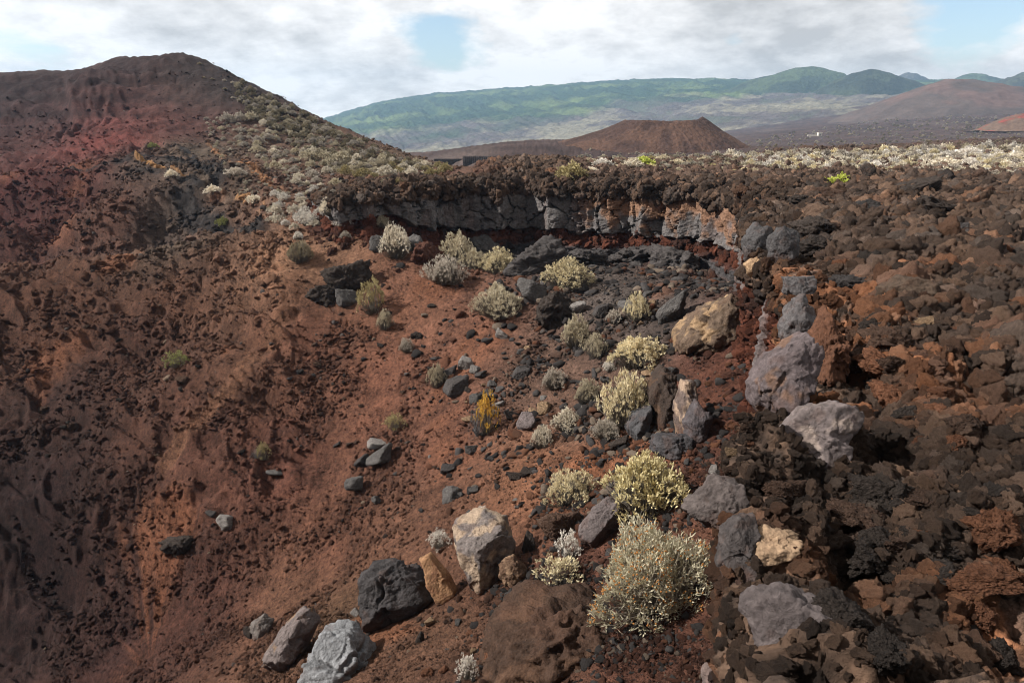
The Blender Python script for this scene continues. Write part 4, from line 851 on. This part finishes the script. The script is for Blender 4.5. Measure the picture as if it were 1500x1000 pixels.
def strew_shrubs(n, poly, wlo, whi, tints, label, group, seed, kinds=K_low, flat=.6, clump=0, dim=1.0):
    rng = np.random.default_rng(seed); P = np.array(poly, float); lo, hi = P.min(0), P.max(0); k = t = 0; done = []
    while k < n and t < n * 60:
        t += 1; q = rng.uniform(lo, hi)
        if not inside(np.array([q[0]]), np.array([q[1]]), P)[0]: continue
        w = wlo * (whi / wlo) ** rng.random()
        if any(abs(q[0] - a) < .34 * (w + c) and abs(q[1] - b) < .17 * (w + c) for a, b, c in done): continue
        if clump and perlin(np.array([[q[0] / clump, q[1] / clump * 1.8, seed]]))[0] < -.05: continue
        if S(label, q[0], q[1], w, w * flat * rng.uniform(.8, 1.15), tints[rng.integers(0, len(tints))], kinds, group=group, parts=False, dim=dim, seed=int(rng.integers(1, 99999))): done.append((q[0], q[1], w)); k += 1
strew_shrubs(44, [(330,180),(380,170),(440,250),(500,280),(470,300),(400,250),(320,190)], 8, 24, ('pale','pale','sage','grey'), 'small round pale shrub on the bare brown face of the left hill', 'pale shrubs on the bare face of the left hill', 1, dim=.85)
strew_shrubs(72, [(365,130),(430,165),(520,212),(580,240),(540,240),(450,225),(400,200),(360,165)], 8, 19, ('dull','grey','dull','sage'), 'tan or grey shrub in the thick scrub on the right flank of the left hill', 'scrub shrubs on the flank of the left hill', 2, dim=.72)
strew_shrubs(44, [(430,225),(520,232),(640,245),(660,256),(560,272),(450,250)], 14, 32, ('sage','pale','olive','sage'), 'pale bushy shrub in the dense scrub at the foot of the left hill', 'scrub shrubs at the foot of the left hill', 3, dim=.8)
strew_shrubs(16, [(380,290),(470,285),(480,330),(440,345),(380,325)], 12, 30, ('silver','pale'), 'whitish shrub on the spur between the gully and the cliff end', 'whitish shrubs on the spur', 4, flat=.65, dim=.8)
strew_shrubs(10, [(260,85),(330,105),(360,130),(350,160),(330,150)], 5, 9, ('dull','grey'), 'tiny shrub near the summit of the left hill', 'tiny shrubs near the summit', 5)
strew_shrubs(80, [(840,238),(960,236),(1100,238),(1260,236),(1260,262),(1100,254),(840,252)], 12, 34, ('pale','cream','sage','sage','olive'), 'pale low shrub in the scrub band behind the cliff top', 'scrub band behind the cliff top', 6, flat=.42, dim=1.05)
strew_shrubs(70, [(1260,236),(1500,228),(1510,268),(1400,268),(1270,262)], 18, 46, ('silver','grey','pale','silver','cream'), 'whitish mounded shrub in the scrub at the back right of the lava field', 'scrub at the back right of the lava field', 7, flat=.42, dim=1.0)
# the rest of the hillside scrub and the specks on the plain: nobody could count it
def low_collection():
    out = []
    for k in range(4):
        _, (lv, lf, lc), _ = shrub_parts(700 + k, tips=70, blades=6, bl=.17, bw=.05, height=.6, stems_per=.3)
        me = new_mesh('scrub', lv, lf, None, [M_leafi], smooth=False); a = me.color_attributes.new('Lum', 'FLOAT_COLOR', 'POINT'); c = np.ones((len(lv), 4), np.float32); c[:, :3] = lc; a.data.foreach_set('color', c.ravel()); out.append(me)
    return hidden_collection('scrub', out)
SCRUB = low_collection()
def stuff_scrub(n, poly, wlo, whi, tints, seed, lo_=.55, hi_=.85):
    rng = np.random.default_rng(seed); P = np.array(poly, float); lo, hi = P.min(0), P.max(0); pts, cols, sc = [], [], []
    while len(pts) < n:
        q = rng.uniform(lo, hi)
        if not inside(np.array([q[0]]), np.array([q[1]]), P)[0]: continue
        p, _, D = cast(q[0], q[1])
        if p is None or p[1] > 1500: n -= 1; continue
        w = wlo * (whi / wlo) ** rng.random() * D / 1000; pts.append(p); cols.append(np.array(lc4(LEAF[tints[rng.integers(0, len(tints))]], rng.uniform(lo_, hi_))[:3])); sc.append((w, w, w * rng.uniform(.8, 1.1)))
    m = len(pts); rot = np.zeros((m, 3)); rot[:, 2] = rng.uniform(0, 6.28, m)
    scatter('scrub', pts, cols, rot, sc, rng.integers(0, 4, m), SCRUB)
stuff_scrub(620, [(345,118),(430,158),(520,205),(600,236),(660,246),(640,258),(560,268),(470,245),(430,215),(390,180),(350,150)], 4, 11, ('sage','dull','grey','dull','dull'), 11)
stuff_scrub(260, [(300,170),(400,190),(480,280),(420,320),(360,300),(320,240)], 3, 8, ('pale','grey','sage'), 12)
stuff_scrub(220, [(840,232),(1100,228),(1100,248),(840,246)], 5, 12, ('pale','sage','grey','dull'), 16, .5, .8)
stuff_scrub(1000, [(1060,230),(1500,218),(1500,264),(1300,260),(1100,248)], 5, 16, ('pale','cream','sage','grey','silver'), 13, .7, 1.05)
stuff_scrub(900, [(1090,205),(1300,175),(1500,168),(1500,224),(1100,228)], 1.5, 4.5, ('sage','grey','dull'), 14)
stuff_scrub(110, [(835,222),(900,208),(950,196),(1000,205),(1060,222),(960,228)], 2.0, 4, ('pale','sage','grey'), 15)

# ------------------------------------------------------------------ far land: mountain, forested hills, cones, wall, hut
def far_mat(name, bump, k=1.0):
    return rock_mat(name, ((.012 * k, .4), (.07 * k, .6)), bump, var=.45)
M_mount = far_mat('mountain_slope', 14); M_cone = far_mat('cinder_slope', 1.2, 9)
def mountain():
    SKY = np.array([(200,232),(330,214),(420,194),(480,178),(520,165),(560,152),(600,145),(650,137),(700,134),(750,130),(800,126),(850,122),(900,119),(970,117),(1040,118),(1090,119),(1150,118),(1300,122),(1450,122),(1600,126),(1800,150)], float)
    px = np.linspace(200, 1800, 900); t = np.linspace(0, 1.12, 260)
    PX, T = np.meshgrid(px, t, indexing='ij'); PX, T = PX.ravel(), T.ravel()
    sk = np.interp(PX, SKY[:, 0], SKY[:, 1]); Yt = 4700.; Yb = 1750.
    Y = Yb + (Yt - Yb) * np.minimum(T, 1) + np.maximum(T - 1, 0) * 6000
    c = (PX - 750) / 1000; x = c * Y * 1.0
    zt = -slope_of(sk) * 0 + slope_of(sk) * Yt
    zb = base(x, np.full_like(x, Yb))[1] - 12
    tt = np.minimum(T, 1); z = zb + (zt - zb) * (.35 * tt + .65 * tt ** 1.75) - np.maximum(T - 1, 0) * 900
    P = np.stack([x, Y, 0 * x], 1).astype(np.float32)
    Q = P.copy(); Q[:, 0] = (P[:, 0] + .30 * P[:, 1]) / 120; Q[:, 1] = P[:, 1] / 1400
    rb = ridged(Q + .3 * fbm(P / 500, 2)[:, None], 4)
    fade = sstep(0, .1, T) * (1 - .75 * sstep(.8, 1, T))
    z = z + fade * (18 * rb * (.4 + tt) + 10 * fbm(P / 140, 3)); 
    forest = sstep(.36, .56, tt + .16 * fbm(P / 420, 3) + .12 * sstep(900, 700, PX))
    z = z + forest * 5 * np.abs(fbm(P / 22, 2))
    n = fbm(P / 380 + 3, 3); n2 = fbm(P / 38 + 8, 3); f = forest[:, None]
    low = alb(108, 98, 96) * (1 + .4 * n2)[:, None]; t2 = sstep(.1, .6, n + .3 * n2 + .2)[:, None] * .8; low = low * (1 - t2) + alb(150, 142, 118) * t2
    t3 = sstep(.2, .6, -n + .5 * n2)[:, None] * .6; low = low * (1 - t3) + alb(86, 96, 74) * t3
    gr = alb(52, 76, 50) * (1 + .3 * n2)[:, None]; t4 = (.6 * sstep(.0, .9, n * 1.2 + .3 * n2 + .15 * rb))[:, None]; gr = gr * (1 - t4) + alb(124, 140, 74) * t4  # yellow-green patches paint sunlit areas into the forest colour
    col = low * (1 - f) + gr * f
    o = link('mountain', new_mesh('mountain', np.stack([x, Y, z], 1), grid_faces(len(px), len(t)), col, [M_mount])); tag(o, kind='structure')
mountain()
def hill(name, peak, Y, wl, wr, base_py, cols, depth=.35, n=150, noise=.06, power=1.5, m=None, crater=None, kind='structure', seed=0, label=None):
    """a hill seen as a hump: summit pixel, half widths in pixels to left and right, real depth behind it."""
    p = at(*peak, Y); k = (Y * CT - p[2] * ST) / 1000; zb = at(peak[0], base_py, Y)[2]; Hh = p[2] - zb
    u = np.linspace(-1.15, 1.15, n); U, Vv = np.meshgrid(u, u, indexing='ij'); U, Vv = U.ravel(), Vv.ravel()
    wx = np.where(U < 0, wl, wr) * k; wy = .5 * (wl + wr) * k * depth * 2
    rho = np.hypot(U, Vv); P = np.stack([U * wx, Vv * wy, 0 * U], 1).astype(np.float32); S = .5 * (wl + wr) * k
    q = P / S + seed
    g = np.clip(1 - rho, -.2, 1)
    h = np.where(g > 0, .5 * np.sin(np.clip(g, 0, 1) * math.pi / 2) ** power + .5 * np.clip(g, 0, 1), g)
    z = zb + Hh * h + Hh * noise * (fbm(q * 3, 4) + .5 * ridged(q * 6, 2)) * sstep(0, .25, g) * sstep(0, .12, rho)
    c = np.array(alb(*cols[0])) * (1 + .25 * fbm(q * 9, 3))[:, None]; t = sstep(-.1, .4, fbm(q * 4 + 9, 3) + (h - .5) * .6)[:, None]; c = c * (1 - t) + np.array(alb(*cols[1])) * (1 + .3 * fbm(q * 20, 2))[:, None] * t
    o = link(name, new_mesh(name, np.stack([p[0] + P[:, 0], Y + P[:, 1], z], 1), grid_faces(n, n), c, [m or M_mount]))
    tag(o, kind=kind); return o
hill('hill', (1190, 97), 3300, 230, 170, 176, [(62, 76, 58), (84, 100, 66)], noise=.04, power=1.3, seed=1)
hill('hill', (1276, 101), 2900, 150, 190, 180, [(58, 66, 52), (74, 84, 60)], noise=.04, power=1.3, seed=2)
hill('hill', (1330, 106), 4200, 60, 90, 150, [(84, 88, 90), (96, 96, 96)], seed=3, power=1.2)
hill('hill', (1432, 108), 3900, 100, 110, 150, [(70, 84, 66), (88, 104, 72)], seed=4, power=1.2)
hill('hill', (1510, 104), 3000, 90, 120, 150, [(70, 72, 62), (80, 84, 66)], seed=5, power=1.2)
hill('hill', (1408, 116), 1500, 200, 330, 190, [(100, 86, 80), (116, 92, 84)], noise=.05, power=1.25, m=M_cone, seed=6)
hill('cinder_cone', (772, 208), 900, 62, 70, 238, [(124, 84, 72), (150, 100, 82)], noise=.02, power=1.0, m=M_cone, seed=7)
hill('cinder_cone', (716, 221), 850, 40, 40, 238, [(120, 84, 76), (140, 96, 82)], noise=.02, power=1.0, m=M_cone, seed=8)
hill('hill', (880, 208), 1100, 110, 120, 240, [(84, 66, 70), (96, 76, 76)], noise=.03, power=.9, m=M_cone, seed=9)
hill('cinder_cone', (1500, 166), 800, 55, 80, 188, [(120, 96, 80), (150, 72, 58)], noise=.03, power=.9, m=M_cone, seed=10)
def cone():
    Y = 340.; k = (Y * CT + 3) / 1000; n = 260
    u = np.linspace(-1, 1, n); U, W = np.meshgrid(u, u, indexing='ij'); U, W = U.ravel(), W.ravel()
    cx = at(970, 200, Y)[0]; RB = 150 * k; RT = 55 * k
    X = U * RB * 1.25; D = W * RB * 1.0; X = np.where(X < 0, X / 1.0, X / 1.15)
    P = np.stack([X, D, 0 * X], 1).astype(np.float32)
    rho = np.hypot(X, D * 1.15); ph = np.arctan2(X, -D)
    ztop = at(970, 176, Y)[2]; zb = at(970, 229, Y)[2]; H = ztop - zb
    rim = 1 + .06 * np.exp(-((ph - 1.35) / .22) ** 2) * 1.6 - .10 * np.exp(-((ph + .15) / .5) ** 2) - .02 * np.exp(-((ph - 2.8) / .5) ** 2)
    h = np.where(rho > RT, 1 - ((rho - RT) / (RB - RT)), 1 - .45 * (1 - (rho / RT) ** 2)); h = np.where(rho > RT, np.sign(h) * np.abs(h) ** np.where(X < 0, 1.15, 1.05), h)
    z = zb + H * h * (1 + (rim - 1) * np.exp(-((rho - RT) / (RT * .55)) ** 2))
    rb = ridged(np.stack([ph * 5, rho / 40, 0 * ph], 1), 3)
    z = z + .35 * rb * sstep(0, .3, h) * sstep(1.1, .8, h) + .25 * fbm(P / 3, 3)
    c = alb(84, 62, 54) * (1 + .25 * fbm(P / 4, 3))[:, None]; t = sstep(.0, .5, fbm(P / 18 + 4, 2) + .3 * rb)[:, None]; c = c * (1 - t) + alb(104, 76, 62) * t
    z = z - 6 * sstep(1.0, 1.25, rho / RB)
    X = X * (1 + .55 * sstep(RT * .8, RB, -X))
    o = link('cinder_cone', new_mesh('cinder_cone', np.stack([cx + X, Y + D, z], 1), grid_faces(n, n), c, [M_cone])); tag(o, kind='structure')
cone()
def plain_mat(name, c, rough=.9, scale=4, var=.3):
    m, N, L, b = mat(name); b.inputs['Roughness'].default_value = rough
    n = N.new('ShaderNodeTexNoise'); n.inputs['Scale'].default_value = scale; n.inputs['Detail'].default_value = 6
    mr = N.new('ShaderNodeMapRange'); mr.inputs['To Min'].default_value = 1 - var; mr.inputs['To Max'].default_value = 1 + var
    L.new(N.new('ShaderNodeNewGeometry').outputs['Position'], n.inputs['Vector']); L.new(n.outputs['Fac'], mr.inputs['Value'])
    v = N.new('ShaderNodeVectorMath'); v.operation = 'SCALE'; v.inputs[0].default_value = tuple(float(q) for q in c); L.new(mr.outputs[0], v.inputs['Scale']); L.new(v.outputs[0], b.inputs['Base Color']); return m
def wall(name, pts, Y, top, bot, label):
    """dry stone wall along the far edge of the field: rough coursed box."""
    a = at(pts[0], top, Y); b = at(pts[1], top, Y); z0 = at(pts[0], bot, Y)[2] - 3; n = 220; prof = [(-.7, 0), (-.55, .45), (-.5, .95), (.5, .95), (.55, .45), (.7, 0)]
    V = []
    for i in range(n):
        t = i / (n - 1); x = a[0] + (b[0] - a[0]) * t; H = a[2] - z0
        for (dy, hz) in prof: V.append((x, Y + dy * 2 + .25 * math.sin(i * 1.7), z0 + H * hz / .95 + (.35 * math.sin(i * 2.9 + dy) if hz > .5 else 0)))
    o = link(name, new_mesh(name, V, grid_faces(n, 6), np.tile(alb(84, 76, 74), (len(V), 1)) * (1 + .3 * fbm(np.array(V) / 3, 2))[:, None], [M_cone], smooth=False)); tag(o, label, 'wall')
wall('stone_wall', (678, 860), 300, 229, 237, 'long low dark stone wall on the plain in front of the small cones')
wall('stone_wall', (636, 684), 310, 233.5, 238, 'lower stepped end of the dark stone wall, nearest the left hill')
def hut():
    p = at(1198, 199, 640); m = plain_mat('whitewash', (.7, .66, .58)); d = plain_mat('dark_opening', (.05, .05, .05))
    r = bpy.data.objects.new('hut', None); C.objects.link(r); r.location = p; tag(r, 'tiny white hut with a low wall on the dark plain', 'hut')
    import bmesh
    def box(name, sx, sy, sz, loc, mm):
        bm = bmesh.new(); bmesh.ops.create_cube(bm, size=1); bmesh.ops.scale(bm, vec=(sx, sy, sz), verts=bm.verts); bmesh.ops.bevel(bm, geom=bm.edges[:], offset=.08, segments=1, affect='EDGES')
        bmesh.ops.translate(bm, vec=loc, verts=bm.verts); me = bpy.data.meshes.new(name); bm.to_mesh(me); bm.free(); me.materials.append(mm); o = link(name, me, r)
    box('wall', 3.4, 3, 3.0, (1.4, 0, 1.0), m); box('roof', 3.9, 3.5, .35, (1.4, 0, 2.68), m); box('door', .9, .1, 1.7, (1.2, -1.52, .7), d); box('boundary_wall', 9, .5, 1.3, (-4.9, 0, .1), m)
hut()

# ------------------------------------------------------------------ camera
cam = bpy.data.cameras.new('camera'); cam.lens = 24; cam.sensor_width = 36; cam.clip_end = 30000; cam.clip_start = .05
co = bpy.data.objects.new('camera', cam); C.objects.link(co); co.rotation_euler = (math.radians(90) - TH, 0, 0); scene.camera = co

# ------------------------------------------------------------------ light: sun through thin cloud from the left, cloudy sky with blue gaps
SUN_DIR = Vector((-.76, -.06, .60)).normalized()
sun = bpy.data.lights.new('sun', 'SUN'); sun.energy = 5.0; sun.angle = math.radians(1.2); sun.color = (1, .96, .90)
so = bpy.data.objects.new('sun', sun); C.objects.link(so); so.rotation_euler = SUN_DIR.to_track_quat('Z', 'Y').to_euler()
w = bpy.data.worlds.new('World'); scene.world = w; w.use_nodes = True
N, L = w.node_tree.nodes, w.node_tree.links
out = N['World Output']; bg = N['Background']
sky = N.new('ShaderNodeTexSky'); sky.sky_type = 'NISHITA'; sky.sun_disc = False; sky.sun_elevation = math.asin(SUN_DIR.z); sky.sun_rotation = math.atan2(SUN_DIR.x, SUN_DIR.y)
L.new(sky.outputs[0], bg.inputs[0]); bg.inputs[1].default_value = .13
def mth(op, a, b=None, c=None, clamp=False):
    n = N.new('ShaderNodeMath'); n.operation = op; n.use_clamp = clamp
    for k, v in enumerate((a, b, c)):
        if v is None: continue
        if isinstance(v, (int, float)): n.inputs[k].default_value = v
        else: L.new(v, n.inputs[k])
    return n.outputs[0]
tc = N.new('ShaderNodeTexCoord'); sx = N.new('ShaderNodeSeparateXYZ'); L.new(tc.outputs['Generated'], sx.inputs[0])
den = mth('ADD', mth('MAXIMUM', sx.outputs[2], -.02), .34)
cx = N.new('ShaderNodeCombineXYZ'); L.new(mth('DIVIDE', sx.outputs[0], den), cx.inputs[0]); L.new(mth('DIVIDE', sx.outputs[1], den), cx.inputs[1])
def noise(sc, det, off, rough=.55, dist=0):
    mp = N.new('ShaderNodeMapping'); mp.inputs['Location'].default_value = off; L.new(cx.outputs[0], mp.inputs['Vector'])
    n = N.new('ShaderNodeTexNoise'); n.inputs['Scale'].default_value = sc; n.inputs['Detail'].default_value = det; n.inputs['Roughness'].default_value = rough; n.inputs['Distortion'].default_value = dist
    L.new(mp.outputs[0], n.inputs['Vector']); return n.outputs['Fac']
def gap(px, py, width):
    d = at(px, py, 1.0); d = d / np.linalg.norm(d)
    vd = N.new('ShaderNodeVectorMath'); vd.operation = 'DOT_PRODUCT'; vd.inputs[1].default_value = tuple(float(v) for v in d); L.new(tc.outputs['Generated'], vd.inputs[0])
    a = mth('SUBTRACT', 1, vd.outputs['Value']); return mth('EXPONENT', mth('DIVIDE', a, -width * width / 2))
n1 = noise(2.3, 9, (3.1, 1.7, 0), .58, .3); n2 = noise(1.5, 7, (7, 2, 4), .6, .2); n3 = noise(6, 9, (1, 9, 2), .62)
gaps = mth('MULTIPLY', gap(655, 72, .052), .46)
for g_, k in ((gap(1430, 12, .085), .52), (gap(1075, 62, .03), .26), (gap(20, 90, .10), .24), (gap(560, 20, .10), .16), (gap(480, 110, .08), .10), (gap(740, 95, .04), .2)):
    gaps = mth('ADD', gaps, mth('MULTIPLY', g_, k))
cover = mth('SUBTRACT', mth('ADD', mth('MULTIPLY', n1, .75), mth('MULTIPLY', n3, .25)), gaps)
fac = mth('MULTIPLY', mth('SUBTRACT', cover, .10), 7.0, clamp=True)
lum = mth('ADD', mth('MULTIPLY', mth('SUBTRACT', n2, .5), 1.1), mth('ADD', .79, mth('MULTIPLY', mth('SUBTRACT', n3, .5), 1.0)))
lum = mth('ADD', lum, mth('ADD', mth('MULTIPLY', gap(790, 90, .10), .2), mth('MULTIPLY', gap(1180, 30, .16), -.22)))
lum = mth('MINIMUM', mth('MAXIMUM', lum, .46), .88)
hi = mth('MULTIPLY', mth('SUBTRACT', sx.outputs[2], .30), 2.4, clamp=True)          # unseen sky overhead, dimmed to weaken fill and deepen shadows
lum = mth('MULTIPLY', lum, mth('SUBTRACT', 1, mth('MULTIPLY', hi, .5)))
cc = N.new('ShaderNodeCombineXYZ'); L.new(lum, cc.inputs[0]); L.new(mth('MULTIPLY', lum, .975), cc.inputs[1]); L.new(mth('MULTIPLY', lum, .95), cc.inputs[2])
bg2 = N.new('ShaderNodeBackground'); L.new(cc.outputs[0], bg2.inputs[0]); bg2.inputs[1].default_value = 1.0
mxs = N.new('ShaderNodeMixShader'); L.new(fac, mxs.inputs[0]); L.new(bg.outputs[0], mxs.inputs[1]); L.new(bg2.outputs[0], mxs.inputs[2]); L.new(mxs.outputs[0], out.inputs[0])

# ------------------------------------------------------------------ haze: one closed box of thin air
def haze():
    import bmesh
    bm = bmesh.new(); bmesh.ops.create_cube(bm, size=2); me = bpy.data.meshes.new('haze')
    zt, zb = 345, -260
    bmesh.ops.scale(bm, vec=(4950, 4950, (zt - zb) / 2), verts=bm.verts); bmesh.ops.translate(bm, vec=(0, 0, (zt + zb) / 2), verts=bm.verts); bm.to_mesh(me); bm.free()
    m = bpy.data.materials.new('haze'); m.use_nodes = True; n, l = m.node_tree.nodes, m.node_tree.links; n.remove(n['Principled BSDF'])
    v = n.new('ShaderNodeVolumePrincipled'); v.inputs['Color'].default_value = (.45, .70, 1, 1); v.inputs['Density'].default_value = HAZE; v.inputs['Anisotropy'].default_value = .2
    l.new(v.outputs[0], n['Material Output'].inputs['Volume']); me.materials.append(m); tag(link('haze', me), kind='stuff')
HAZE = 1.15e-4
haze()
scene.view_settings.view_transform = 'Standard'; scene.view_settings.look = 'None'; scene.view_settings.exposure = .45; scene.view_settings.gamma = 1
scene.render.engine = 'CYCLES'; scene.cycles.use_denoising = True; scene.cycles.pixel_filter_type = 'BLACKMAN_HARRIS'; scene.cycles.filter_width = 1.0; scene.cycles.max_bounces = 6; scene.cycles.volume_bounces = 1
